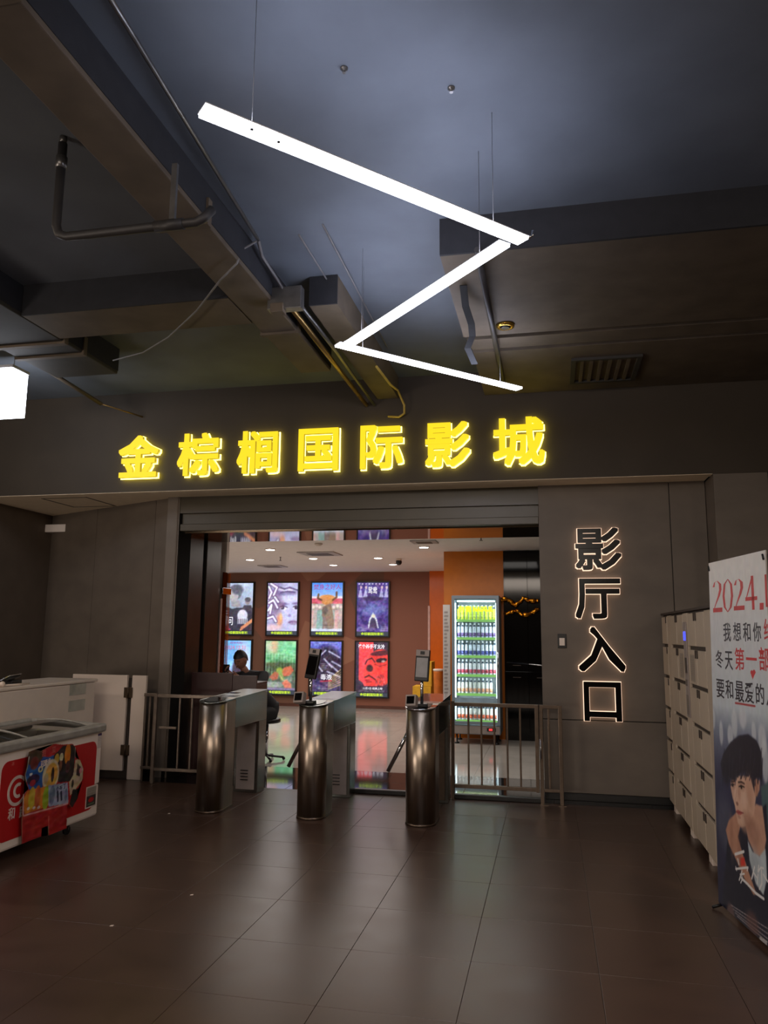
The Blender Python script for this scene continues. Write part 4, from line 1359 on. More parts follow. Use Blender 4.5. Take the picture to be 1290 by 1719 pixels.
# X frame behind
b = B()
for a_, c_ in ((0.02, 0.78), (0.78, 0.02)):
    b.tube([b0 + bu * a_ + bv * 2.0 - bn * .012, b0 + bu * .4 + bv * .9 - bn * .035, b0 + bu * c_ - bn * .012 + bv * .02], .007, 6)
obj('frame_rods', b, m_blk, t)
for u_ in (0.015, .785):
    obj('corner_hook', B().tube([tl + bu * u_ + bn * .006 - bv * .05, tl + bu * (u_ * 1.0 - .012) + bn * .006 - bv * .02], .006, 6), m_blk, t)
obj('foot', B().tube([b0 + bu * .03 - bn * .01, b0 + bn * .045 + Vector((-.0, -.02, -.022))], .009, 6), m_blk, t)
obj('foot', B().tube([b0 + bu * .77 - bn * .01, b0 + bu * .8 + bn * .05 + Vector((0, 0, -.022))], .009, 6), m_blk, t)

# ================================================================== POSTERS ON THE LOBBY WALL
PS = 1.25
m_pp = paint_mat('backlit poster print', PS, .4, base=.2)
m_pframe = mat('black poster frame', (18, 14, 14), .3)
m_capbg = emis('caption grey', (64, 72, 88), .8)
m_cap = emis('caption yellow green', (196, 226, 40), 1.3)
PW, PHH = 60, 92


def art1():
    c = Cv(PW, PHH, (176, 192, 214)); c.grad((178, 196, 220), (150, 160, 180), 0, .6)
    c.noise(6, 30)
    c.ell(.38, .2, .24, .16, (108, 108, 122)); c.ell(.34, .26, .16, .15, (176, 172, 176)); c.ell(.46, .14, .2, .1, (92, 94, 108), soft=.4)
    c.poly([(.25, .38), (.5, .36), (.62, .5), (.3, .5)], (150, 148, 156))
    c.ell(.82, .38, .09, .08, (150, 140, 146)); c.ell(.82, .35, .1, .05, (84, 80, 92))
    c.poly([(0, .45), (.3, .55), (.45, .52), (1, .52), (1, 1), (0, 1)], (56, 54, 70)); c.poly([(.62, .56), (.7, .47), (.95, .47), (1, .6)], (70, 66, 78))
    c.ell(.66, .68, .17, .12, (206, 206, 220), soft=.15); c.poly([(.5, .7), (.82, .7), (.84, .86), (.5, .86)], (196, 198, 212))
    for k in range(5): c.line([(.53 + k * .065, .76), (.53 + k * .065, .86)], .025, (60, 56, 70))
    c.poly([(.58, 1), (.62, .92), (1, .74), (1, .86), (.7, 1)], (208, 134, 100)); c.poly([(.62, 1), (1, .82), (1, 1)], (60, 50, 62))
    c.line([(.02, .93), (.2, .93)], .03, (206, 50, 80)); c.line([(.02, .97), (.26, .97)], .03, (206, 50, 80))
    return c
def art2():
    c = Cv(PW, PHH, (164, 164, 204)); c.noise(6, 60)
    c.ell(.85, .62, .5, .55, (190, 192, 226), .9, soft=.6); c.ell(.72, .33, .4, .06, (206, 204, 232), .8, soft=.9)
    c.ell(.55, .20, .45, .06, (120, 104, 150), .8, soft=.8); c.ell(.62, .14, .3, .035, (214, 210, 234), .9, soft=.7)
    c.line([(.38, .09), (.55, .13), (.72, .10), (1, .16)], .05, (92, 80, 122)); c.line([(.42, .21), (.66, .18), (.9, .2)], .035, (84, 70, 112))
    c.ell(.52, .44, .16, .03, (112, 92, 140), .8, soft=.8); c.ell(.95, .43, .12, .025, (112, 92, 140), .8, soft=.8)
    c.ell(.54, .52, .12, .042, (232, 232, 244), soft=.2); c.ell(.51, .52, .06, .036, (66, 54, 84), soft=.2); c.ell(.49, .51, .018, .012, (240, 240, 250))
    c.line([(.42, .50), (.52, .475), (.66, .51)], .03, (66, 50, 84)); c.ell(.95, .52, .09, .042, (232, 232, 244), soft=.2); c.ell(.95, .52, .055, .036, (66, 54, 84), soft=.2); c.line([(.86, .5), (.95, .475), (1, .49)], .03, (66, 50, 84))
    c.ell(.74, .68, .05, .03, (132, 120, 166), .7, soft=.7); c.ell(.88, .82, .18, .05, (150, 116, 160), .8, soft=.5); c.line([(.72, .82), (.84, .80), (1, .81)], .02, (92, 66, 110))
    c.ell(.3, .45, .2, .2, (110, 70, 104), .6, soft=.9); c.ell(.42, .78, .1, .13, (218, 140, 96), .8, soft=.8); c.ell(.46, .72, .04, .08, (236, 190, 120), .8, soft=.8); c.ell(.22, .93, .24, .07, (226, 190, 196), .8, soft=.9)
    for q in (((.03, .08), (.13, .2), (.05, .32)), ((.1, .02), (.3, .1), (.2, .26)), ((.05, .42), (.2, .36), (.34, .52)), ((.03, .58), (.14, .46), (.1, .64)), ((.02, .74), (.2, .7), (.3, .8)), ((.24, .3), (.36, .4))):
        c.line(q, .12, (104, 76, 122)); c.line(q, .06, (228, 230, 244))
    return c
def art3():
    c = Cv(PW, PHH, (90, 150, 226)); c.grad((70, 130, 220), (140, 176, 230), 0, .3); c.grad((196, 76, 96), (200, 110, 120), .3, .5); c.grad((170, 160, 156), (120, 104, 100), .44, 1)
    c.noise(12, 50, y0=.4)
    c.poly([(0, .28), (1, .28), (1, .33), (0, .33)], (214, 206, 214))
    for x, y in ((.06, .5), (.16, .48), (.27, .5), (.72, .5), (.84, .48), (.95, .5)):
        c.ell(x, y, .05, .035, (214, 196, 190)); c.poly([(x - .08, .56), (x + .08, .56), (x + .1, .95), (x - .1, .95)], (168 + int(40 * math.sin(x * 40)), 160, 156))
    c.ell(.5, .36, .2, .10, (190, 128, 72), soft=.3); c.ell(.5, .30, .24, .05, (206, 140, 80), soft=.3); c.line([(.22, .24), (.2, .32), (.32, .36)], .06, (96, 62, 40)); c.line([(.8, .2), (.8, .3), (.68, .36)], .06, (96, 62, 40))
    c.poly([(.35, .5), (.62, .42), (.72, .7), (.74, .95), (.58, .95), (.45, .72), (.34, .68)], (134, 112, 96)); c.ell(.44, .58, .1, .08, (104, 88, 82), soft=.4)
    c.poly([(0, .95), (1, .95), (1, 1), (0, 1)], (190, 200, 220)); c.rows(.03, .97, .91, .97, 3, (226, 226, 236))
    return c
def art4():
    c = Cv(PW, PHH, (74, 58, 128)); c.noise(9, 60); c.noise(22, 50)
    for k in range(9): c.ell(.07 + k * .107, .03, .025, .012, (236, 226, 246))
    for x in (.12, .28, .78, .93): c.poly([(x - .08, .3), (x, .08), (x + .06, .3)], (190, 190, 226), .8); c.ell(x + .01, .1, .035, .03, (210, 180, 190))
    c.ell(.5, .33, .3, .05, (50, 34, 70), .8, soft=.5); c.ell(.5, .55, .3, .12, (110, 140, 200), .5, soft=.9)
    c.poly([(.36, .92), (.4, .74), (.52, .6), (.64, .74), (.7, .92)], (196, 200, 216)); c.poly([(.4, .92), (.44, .76), (.52, .68), (.6, .76), (.66, .92)], (64, 50, 84)); c.ell(.53, .68, .06, .035, (206, 206, 190))
    c.rows(.02, .6, .91, .97, 3, (200, 190, 226)); c.rows(.78, .98, .9, .96, 3, (230, 226, 240), dens=1)
    return c
def art5():
    c = Cv(PW, PHH, (120, 180, 226)); c.grad((110, 176, 232), (150, 196, 230), 0, 1); c.noise(5, 30)
    c.ell(.75, .4, .25, .4, (196, 206, 232), .8, soft=.6); c.poly([(0, 1), (.1, .7), (.3, .55), (.45, .7), (.5, 1)], (166, 150, 190), .9)
    c.rows(.25, .85, .05, .05, 1, (90, 100, 170), dens=1); c.rows(.2, .8, .2, .28, 3, (90, 110, 170), dens=1); c.ell(.55, .6, .16, .2, (70, 60, 80), soft=.4)
    return c
def art6():
    c = Cv(PW, PHH, (96, 166, 116)); c.grad((140, 196, 150), (84, 150, 100), 0, .45); c.grad((66, 88, 66), (110, 124, 112), .45, 1); c.noise(14, 70)
    c.ell(.2, .12, .2, .12, (210, 200, 176), .8, soft=.8); c.ell(.3, .05, .1, .2, (206, 160, 120), .6, soft=.9); c.ell(.75, .16, .3, .12, (110, 206, 156), .6, soft=.8)
    for k in range(11):
        c.line([(.04 + k * .095, .27), (.03 + k * .097, .55 + .14 * ((k * 7) % 3) / 2)], .014, (196, 232, 206), .85)
    for y in (.10, .19, .27, .33): c.line([(0, y), (.5, y - .01), (1, y + .02)], .014, (176, 226, 190), .6)
    c.ell(.5, .5, .4, .1, (60, 70, 46), .6, soft=.9)
    c.poly([(.52, .64), (.62, .54), (.84, .50), (.94, .60), (.8, .70), (.6, .72)], (190, 104, 76)); c.poly([(.14, .74), (.32, .62), (.46, .66), (.42, .78), (.26, .80)], (170, 100, 78))
    c.poly([(.56, .84), (.72, .78), (.86, .86), (.88, .96), (.68, .98)], (206, 120, 98)); c.ell(.48, .60, .1, .06, (160, 176, 70), .9, soft=.6); c.poly([(.42, .6), (.54, .6), (.64, .78), (.52, .8)], (130, 160, 86)); c.line([(.5, .7), (.6, .8), (.74, .78)], .02, (230, 190, 150))
    c.blur(1)
    c.rows(.04, .55, .84, .92, 5, (226, 226, 232), dens=.9); c.poly([(0, .95), (1, .95), (1, 1), (0, 1)], (120, 110, 150), .8)
    return c
def art7():
    c = Cv(PW, PHH, (70, 60, 96)); c.grad((110, 116, 206), (60, 60, 140), 0, .3); c.noise(10, 50); c.ell(.55, .45, .45, .36, (48, 34, 56), .9, soft=.3)
    for a in (((.6, .2), (.95, .32)), ((.7, .4), (1, .5)), ((.62, .45), (.9, .6)), ((.3, .3), (.5, .18)), ((.55, .6), (.95, .7)), ((.2, .45), (.4, .6)), ((.45, .35), (.7, .52))): c.line(a, .05, (150, 146, 186), .8); c.line(a, .02, (216, 216, 230), .8)
    for k in range(7): c.line([(.6, .95 - k * .03), (1, .85 - k * .05)], .022, (214, 186, 96), .8)
    c.rows(.3, .85, .04, .04, 1, (220, 220, 240), dens=1); c.rows(.35, .6, .45, .55, 4, (216, 210, 226)); c.rows(.3, .7, .88, .97, 4, (216, 210, 216)); c.line([(.35, .8), (.7, .78)], .03, (190, 40, 60))
    c.noise(24, 50)
    return c
def art8():
    c = Cv(PW, PHH, (58, 46, 66)); c.poly([(.1, 0), (.55, 0), (.55, .35), (.3, .9), (.22, .8), (.1, .75)], (224, 72, 78))
    c.ell(.78, .5, .42, .36, (218, 60, 56), soft=.08)
    c.poly([(.3, .42), (.42, .3), (.6, .36), (.7, .95), (.32, .9), (.26, .6)], (222, 64, 62))
    c.ell(.80, .22, .34, .05, (70, 30, 40), .9, rot=-.12); c.line([(.3, .44), (.36, .36), (.5, .32), (.6, .4)], .03, (40, 22, 30)); c.ell(.44, .52, .1, .07, (60, 28, 36), soft=.4)
    c.ell(.80, .36, .17, .045, (44, 26, 34), rot=-.15); c.ell(.86, .38, .06, .018, (190, 150, 150)); c.line([(.6, .44), (.75, .48), (.95, .44)], .015, (110, 30, 36))
    c.line([(.3, .7), (.42, .66), (.62, .74)], .035, (50, 22, 30)); c.ell(.38, .76, .09, .02, (180, 44, 48)); c.line([(.34, .8), (.5, .78)], .02, (110, 30, 36))
    for k in range(60):
        x, y = .62 + c.rng.rand() * .38, .62 + c.rng.rand() * .3
        c.line([(x, y), (x + .02, y + .03)], .01, (70, 36, 46) if k % 3 else (220, 130, 130), .9)
    c.poly([(.2, .87), (1, .87), (1, 1), (0, 1), (0, .8), (.15, .85)], (52, 42, 60)); c.rows(.1, .9, .955, .975, 2, (190, 180, 190))
    return c


px_c = (-6.785, -5.745, -4.725, -3.71)
plabels = [['upper row backlit poster with a grey haired head in profile, leftmost', 'upper row backlit poster with a lilac face and wide eyes', 'upper row backlit poster with a horned head over a crowd', 'upper row backlit purple poster with a hooded figure, rightmost'],
           ['lower row pale blue backlit poster behind the seated person', 'lower row green backlit poster with orange petals', 'lower row backlit violet poster with white streaks behind the middle terminal', 'lower row backlit red and black poster of a face, rightmost']]
arts = [[art1, art2, art3, art4], [art5, art6, art7, art8]]
cap_mesh = None
m_tw = emis('poster white lettering', (240, 236, 246), 1.1)
m_tp = emis('poster pink lettering', (226, 90, 150), 1.0)
m_tb = emis('poster pale magenta lettering', (176, 90, 170), .9)
for r in range(2):
    for k in range(4):
        cx, cz = px_c[k] + (0 if r == 0 else -.005), (2.08, 0.815)[r]
        hw, hh = .375, .595
        t = thing('poster_light_box', plabels[r][k], 'poster', (cx, YB, cz), 'backlit film posters on the lobby wall')
        yF = YB - .07
        b = B().frame(cx - hw, cx + hw, cz - hh, cz + hh, yF, YB - .001, .028)
        obj('frame', b, m_pframe, t)
        obj('back_box', B().box(cx - hw + .029, cx + hw - .029, YB - .02, YB - .002, cz - hh + .029, cz + hh - .029), m_pframe, t)
        x0, x1 = cx - hw + .03, cx + hw - .03
        z1, z0 = cz + hh - .03, cz - hh + .03
        art = arts[r][k]()
        art.blur(1)
        art.noise(26, 24, chroma=.6)
        art.noise(13, 18, chroma=.6)
        sheet('poster_print', art, (x0, yF + .012, z1), (1, 0, 0), (0, 0, -1), x1 - x0, (z1 - z0) - .085, m_pp, t)
        cb = obj('caption_strip', B().box(x0, x1, yF + .010, yF + .02, z0, z0 + .08), m_capbg, t)
        o = obj('caption_lettering', text_bm('金棕榈国际影城', (cx, yF + .0095, z0 + .04), FRONT, .50, .062, depth=.001, offset=.02), m_cap, cb)
        yt = yF + .011
        if (r, k) == (0, 0):
            obj('title', text_bm('天', (x0 + .08, yt, cz - .12), FRONT, .11, .15, depth=.001, offset=.01), m_tw, t)
            obj('title', text_bm('问', (x0 + .17, yt, cz - .27), FRONT, .13, .19, depth=.001, offset=.01), m_tw, t)
        if (r, k) == (0, 2):
            obj('title', text_bm('焚身之好人', (cx, yt, z1 - .09), FRONT, .62, .12, depth=.001, offset=.01), m_tb, t)
        if (r, k) == (0, 3):
            obj('title', text_bm('鸳鸯', (cx, yt, z1 - .16), FRONT, .2, .15, depth=.001, offset=.01), m_tw, t)
        if (r, k) == (1, 0):
            obj('title', text_bm('2024.12.31', (cx - .02, yt, z1 - .15), FRONT, .46, .08, depth=.001), m_tp, t)
            obj('title', text_bm('我想和你', (cx, yt, z1 - .05), FRONT, .3, .045, depth=.001), m_tb, t)
        if (r, k) == (1, 2):
            obj('title', text_bm('毒液', (cx + .02, yt, cz - .18), FRONT, .26, .12, depth=.001, offset=.01), m_tw, t)
        if (r, k) == (1, 3):
            obj('title', text_bm('这个杀手不太冷', (cx - .01, yt, z1 - .09), FRONT, .58, .1, depth=.001, offset=.03), m_tw, t)
            obj('title', text_bm('11月1日 经典上映', (cx + .03, yt, z0 + .17), FRONT, .42, .05, depth=.001, offset=.02), m_tw, t)

# ================================================================== LOBBY CEILING THINGS
m_dl = emis('downlight lens', (255, 248, 240), 14.0)
dls = [((454, 922), 'lobby downlight left of the large cassette unit'), ((420, 939), 'leftmost lobby downlight near the far wall'), ((526, 937), 'lobby downlight just below the large cassette unit'), ((560, 948), 'lobby downlight over the third poster column, farther back'), ((635, 936), 'lobby downlight left of the dome camera'), ((660, 947), 'lobby downlight just below the dome camera'), ((670, 891), 'nearest and brightest lobby downlight, near the lintel'), ((369, 896), 'lobby downlight cut by the left portal edge'), ((712, 918), 'rightmost lobby downlight near the orange column')]
for (px, py), lb in dls:
    p = P(px, py, z=2.878)
    t = thing('downlight', lb, 'light', p, 'lobby ceiling downlights')
    obj('rim', B().lathe([(.072, .001), (.09, .001), (.088, -.008), (.07, -.01)], p, 20), m_offw, t)
    obj('lens', B().lathe([(.069, -.0105), (.066, -.014)], p, 20), m_dl, t)
    l = bpy.data.lights.new('downlight_lamp', 'SPOT')
    l.energy = 22
    l.spot_size = math.radians(120)
    l.spot_blend = .8
    l.shadow_soft_size = .06
    l.color = (1, .95, .88)
    o = bpy.data.objects.new('downlight_lamp', l)
    link(o, t)
    o.location = (0, 0, -.03)
m_cas = mat('ceiling cassette', (176, 168, 164), .5)
for (pa_, pb_), lb, nm in ((((497, 926), (577, 932)), 'large square air conditioning cassette in the lobby ceiling', 'air_cassette'), (((434, 949), (482, 951)), 'flat dark air outlet at the far left of the lobby ceiling', 'air_outlet'), (((688, 907), (737, 911)), 'flat air outlet near the orange column', 'air_outlet')):
    a_, b_ = P(*pa_, z=2.879), P(*pb_, z=2.879)
    cx, cy = (a_.x + b_.x) / 2, (a_.y + b_.y) / 2
    s = abs(b_.x - a_.x) / 2 * 1.0
    t = thing(nm, lb, 'air outlet' if nm != 'air_cassette' else 'air conditioner', (cx, cy, 2.88))
    obj('panel', B().box(cx - s, cx + s, cy - s * .95, cy + s * .95, 2.862, 2.879, bev=.004), m_cas, t)
    obj('intake', B().box(cx - s * .6, cx + s * .6, cy - s * .55, cy + s * .55, 2.856, 2.8615, bev=.002), mat('dark intake', (90, 84, 82), .6) if nm == 'air_cassette' else m_wall, t)
p = P(670, 938, z=2.879)
t = thing('dome_camera', 'small security camera hanging from the lobby ceiling', 'camera', p)
obj('mount', B().lathe([(.05, 0), (.05, -.03), (.035, -.04)], p, 16), m_offw, t)
obj('dome', B().ball(p + Vector((0, 0, -.06)), .055, 14), m_blk, t)
for (px, py), lb in (((471, 935), 'sprinkler hanging from the lobby ceiling, left'), ((808, 899), 'sprinkler hanging from the lobby ceiling above the fridge')):
    p = P(px, py, z=2.879)
    t = thing('sprinkler', lb, 'sprinkler', p)
    obj('stem', B().lathe([(.02, 0), (.008, -.01), (.008, -.06), (.025, -.065), (.025, -.07)], p, 10), m_galv, t)
p = P(535, 912, z=2.879)
t = thing('smoke_detector', 'round white smoke detector on the lobby ceiling', 'detector', p)
obj('case', B().lathe([(.06, 0), (.06, -.02), (.03, -.04)], p, 16), m_offw, t)
# surface conduit crossing the lobby ceiling near the lintel
tag(obj('conduit', B().tube([(-3.9, 9.35, 2.86), (0.8, 9.35, 2.86)], .012, 6), m_pan), 'thin conduit crossing the lobby ceiling just behind the lintel', 'conduit')

# ================================================================== DRINKS FRIDGE
fX0, fX1, fYf = -1.435, -0.735, 11.52
m_fr = mat('blue grey fridge casing', (120, 134, 146), .35, noise=.03)
m_fin = mat('white fridge liner', (214, 224, 230), .4)
m_fled = emis('fridge led', (226, 246, 255), 5.0)
m_green = emis('green shelf edge', (150, 214, 110), .8)
t = thing('display_fridge', 'lit upright glass door drinks fridge full of bottles beside the orange column', 'fridge', ((fX0 + fX1) / 2, 11.8, 0))
b = B()
b.box(fX0, fX0 + .04, fYf, 12.08, .14, 2.15, bev=.006)
b.box(fX1 - .04, fX1, fYf, 12.08, .14, 2.15, bev=.006)
b.box(fX0 + .041, fX1 - .041, fYf, 12.08, 2.08, 2.15, bev=.006)
b.box(fX0 + .041, fX1 - .041, 12.04, 12.08, .14, 2.079)
b.box(fX0 + .041, fX1 - .041, fYf, 12.039, .14, .27)
obj('cabinet', b, m_fr, t)
obj('liner', B().box(fX0 + .042, fX1 - .042, 12.02, 12.039, .271, 2.079), m_fin, t)
sz = [1.79, 1.525, 1.26, .985, .71, .33]
for z in sz:
    s = obj('shelf', B().box(fX0 + .045, fX1 - .045, fYf + .07, 12.018, z - .012, z), m_fin, t)
    obj('price_rail', B().box(fX0 + .045, fX1 - .045, fYf + .06, fYf + .0695, z - .03, z + .008), m_green, s)
obj('led_strip', B().box(fX0 + .042, fX0 + .055, fYf + .045, fYf + .058, .34, 2.04), m_fled, t)
obj('led_strip', B().box(fX1 - .055, fX1 - .042, fYf + .045, fYf + .058, .34, 2.04), m_fled, t)
obj('led_strip', B().box(fX0 + .07, fX1 - .07, fYf + .05, fYf + .2, 2.06, 2.075), m_fled, t)
for zc_ in (.5, .84, 1.12, 1.39, 1.66, 1.93):
    for sx_, ax in ((fX0 + .062, 1), (fX1 - .062, -1)):
        l_ = area_lamp('fridge_lamp', (sx_, fYf + .052, zc_), (.02, .22), .8, (.86, .97, 1.0), (ax, .55, 0))
dr = obj('door', B().frame(fX0 + .0, fX1 - .0, .28, 2.14, fYf - .035, fYf - .002, .042), m_fr, t)
obj('pane', B().box(fX0 + .04, fX1 - .04, fYf - .02, fYf - .016, .32, 2.10), glass_mat('fridge door glass'), dr)
obj('crossbar', B().box(fX0 + .042, fX1 - .042, fYf - .034, fYf - .021, .565, .66), mat('pale blue crossbar', (150, 176, 196), .35), dr)
obj('handle', B().tube([(fX1 - .02, fYf - .05, .95), (fX1 - .02, fYf - .05, 1.35)], .009, 8), m_chrome, dr)
m_ny = emis('neon yellow green lettering', (200, 255, 8), 2.2)
obj('lettering', bold_bm('奈雪', (-1.24, fYf - .0225, 1.95), FRONT, .20, .095, .001, .012), m_ny, dr)
obj('lettering', bold_bm('NAIXUE', (-.975, fYf - .0225, 1.95), FRONT, .29, .08, .001, .012), m_ny, dr)
obj('kick_panel', B().box(fX0 + .01, fX1 - .01, fYf - .02, fYf - .001, .15, .262, bev=.003), m_pan, t)
ct = obj('controller', B().box(-.93, -.80, fYf - .026, fYf - .0205, .19, .24), m_blk, t)
obj('red_display', B().box(-.90, -.85, fYf - .028, fYf - .0265, .20, .23), emis('red led digits', (255, 60, 60), 1.2), ct)
for x in (fX0 + .06, fX1 - .06):
    for y in (fYf + .06, 11.98):
        obj('foot', B().lathe([(.035, 0), (.035, .02), (.012, .025), (.012, .1399)], (x, y, 0), 10), m_blk, t)
# bottles: one of each kind, then copies
cols_ = [((214, 226, 60), (196, 210, 70), (226, 240, 120)), ((196, 204, 222), (110, 84, 140), (120, 120, 150)), ((196, 204, 222), (70, 74, 140), (110, 110, 150)), ((214, 212, 220), (190, 70, 90), (140, 120, 130)), ((220, 216, 214), (216, 150, 116), (170, 150, 150)), ((222, 216, 210), (206, 92, 60), (170, 140, 140))]
rown = ['yellow green bottle on the top shelf of the fridge', 'white and purple bottle on the second fridge shelf', 'white and navy bottle on the third fridge shelf', 'white and crimson bottle on the fourth fridge shelf', 'white and peach bottle on the fifth fridge shelf', 'white and orange bottle on the lowest fridge shelf']
nb = [10, 10, 10, 10, 9, 10]
for r in range(6):
    c1, c2, c3 = cols_[r]
    mb_ = mat('bottle sleeve %d' % r, c1, .3)
    ml_ = mat('bottle band %d' % r, c2, .35)
    mk2 = mat('bottle cap', (226, 230, 236), .35)
    mn_ = mat('bottle neck', (60, 70, 90), .2)
    proto = None
    for k in range(nb[r]):
        x = fX0 + .085 + k * .0589
        z = sz[r] + .0005
        if proto is None:
            o = B().lathe([(.022, 0), (.0245, .004), (.0245, .15), (.020, .165)], (x, fYf + .16, z), 14)
            proto = obj('bottle', o, mb_)
            # re-origin at base
            for v in proto.data.vertices: v.co -= Vector((x, fYf + .16, z))
            proto.location = (x, fYf + .16, z)
            tag(proto, rown[r], 'bottle', 'bottles on fridge shelf ' + ords[r])
            obj('neck', B().lathe([(.020, .1655), (.011, .185), (.011, .190)], (x, fYf + .16, z), 12), mn_, proto)
            obj('cap', B().lathe([(.0135, .1905), (.0135, .215), (.012, .217)], (x, fYf + .16, z), 12), mk2, proto)
            obj('label_band', B().lathe([(.0249, .022), (.0249, .075)], (x, fYf + .16, z), 14), ml_, proto)
            cur = proto
        else:
            cur = copy_tree(proto)
            cur.location = (x, fYf + .16, z)
        pos = ords[k] if k < 7 else ['eighth', 'ninth', 'tenth'][k - 7]
        cur['label'] = rown[r] + ', ' + pos + ' from the left'

# height chart left of the fridge
t = thing('height_chart', 'tall narrow white height chart standing left of the drinks fridge', 'chart', (-1.55, 11.75, 0))
obj('board', B().box(-1.60, -1.49, 11.74, 11.76, 0.0, 2.02, bev=.002), mat('chart white', (190, 184, 180), .6), t)
cv = Cv(12, 120, (198, 192, 188))
for k in range(34):
    cv.line([(.25, .06 + k * .027), (.45 + .3 * cv.rng.rand(), .06 + k * .027)], .13, (110, 100, 100), .8)
sheet('chart_print', cv, (-1.598, 11.7385, 2.015), (1, 0, 0), (0, 0, -1), .106, 2.0, paint_mat('label print', 0, .4), t)
# yellow cartons and orange bin
m_yc = mat('yellow carton', (214, 164, 30), .6)
m_ob = mat('orange bin', (206, 112, 30), .5)
yy = 14.0
for (x0, x1, y0, lb, zb) in ((P(693, 1152, y=yy).x, P(724, 1152, y=yy).x, P(700, 1152, y=yy).z, 'lower, wider yellow carton stacked behind the right turnstile', 0.0), (P(708, 1111, y=yy).x, P(725, 1111, y=yy).x, P(715, 1111, y=yy).z, 'upper yellow carton on top of the wider one', None)):
    if zb is None: zb = ztop + .001
    t = thing('carton', lb, 'carton', ((x0 + x1) / 2, yy + .2, zb))
    obj('box', B().box(x0, x1, yy, yy + .4, zb, y0 - .006, bev=.004), m_yc, t)
    obj('flap', B().box(x0 + .002, x1 - .002, yy + .002, yy + .195, y0 - .0055, y0, bev=.001), m_yc, t)
    obj('flap', B().box(x0 + .002, x1 - .002, yy + .205, yy + .398, y0 - .0055, y0, bev=.001), m_yc, t)
    ztop = y0
p0_, p1_ = P(727, 1124, y=13.6), P(742, 1124, y=13.6)
cx = (p0_.x + p1_.x) / 2
t = thing('waste_bin', 'orange bin with a pale rim between the cartons and the height chart', 'bin', (cx, 13.75, 0))
obj('bin_body', B().lathe([(.075, 0), (.088, .9), (.090, p0_.z - .03)], (cx, 13.75, 0), 20), m_ob, t)
obj('rim', B().lathe([(.094, p0_.z - .029), (.096, p0_.z), (.08, p0_.z + .005)], (cx, 13.75, 0), 20), m_offw, t)
# modelled gold strips stand in for gold foil mirrored in the black cupboards
m_gold = mat('gold foil', (226, 150, 40), .22, metal=1.0, noise=.3, scale=30, bump=.5)
for (pts, lb) in ((((841, 1008), (848, 1004), (856, 1009), (866, 1016), (875, 1008), (880, 1003), (886, 1008), (896, 1009), (905, 1008)), 'upper crinkled gold strip imitating foil mirrored in the black cupboards'), (((848, 1031), (858, 1027), (868, 1026), (876, 1032), (886, 1031), (896, 1027), (905, 1022)), 'lower crinkled gold strip imitating foil mirrored in the black cupboards')):
    pp = [P(a_, b_, y=11.95) for a_, b_ in pts]
    fine = []
    for i in range(len(pp) - 1):
        for k in range(4):
            fine.append(pp[i].lerp(pp[i + 1], k / 4) + Vector((0, random.uniform(-.02, .02), random.uniform(-.012, .012))))
    fine.append(pp[-1])
    t_ = obj('foil_reflection', B().tube(fine, [random.uniform(.018, .042) for _ in fine], 7), m_gold)
    tag(t_, lb, 'garland')

# glass door leaf opened inward at the left jamb
t = thing('glass_door', 'frameless glass panel with a metal fitting behind the left jamb', 'door', (-4.1, 9.2, 0))
gx = -4.09
obj('pane', B().box(gx - .005, gx + .005, 9.17, 9.42, .06, 2.34), glass_mat('door glass', (.9, .94, .93)), t)
obj('patch_fitting', B().box(gx - .016, gx + .016, 9.16, 9.42, 2.06, 2.14, bev=.003), m_chrome, t)
obj('floor_rail', B().box(gx - .016, gx + .016, 9.16, 9.43, 0, .0599, bev=.003), m_chrome, t)
obj('edge_strip', B().box(gx - .008, gx + .008, 9.14, 9.166, .06, 2.0), mat('pale pink edge strip', (200, 160, 150), .4), t)

# ================================================================== DESK AND PERSON
m_desk = mat('dark maroon desk', (58, 32, 30), .45, noise=.1)
t = thing('reception_desk', 'dark maroon reception desk in the entrance, in front of the seated person', 'desk', (-3.6, 8.7, 0))
obj('front_panel', B().box(-4.09, -3.585, 8.42, 8.45, .02, 1.115, bev=.003), m_desk, t)
obj('worktop', B().box(-4.09, -3.30, 8.451, 8.80, .98, 1.01, bev=.003), m_desk, t)
obj('side_panel', B().box(-3.584, -3.29, 8.425, 8.45, .02, 1.09, bev=.003), mat('dark brown desk side', (66, 46, 44), .45), t)
obj('side_panel', B().box(-3.34, -3.30, 8.452, 8.80, .02, .979, bev=.003), m_desk, t)

# stool
sx, sy = -3.52, 9.42
t = thing('bar_stool', 'black swivel stool under the seated person behind the desk', 'stool', (sx, sy, 0))
obj('seat', B().lathe([(.15, .455), (.17, .465), (.17, .50), (.15, .515)], (sx, sy, 0), 20), m_blk, t)
obj('column', B().tube([(sx, sy, .05), (sx, sy, .455)], .022, 10), m_chrome, t)
b = B()
for k in range(5):
    a = 2 * math.pi * k / 5 + .3
    b.tube([(sx, sy, .06), (sx + .22 * math.cos(a), sy + .22 * math.sin(a), .035)], .014, 6)
obj('base', b, m_blk, t)
for k in range(5):
    a = 2 * math.pi * k / 5 + .3
    obj('castor', B().ball((sx + .22 * math.cos(a), sy + .22 * math.sin(a), .022), .021, 8), m_blk, t)


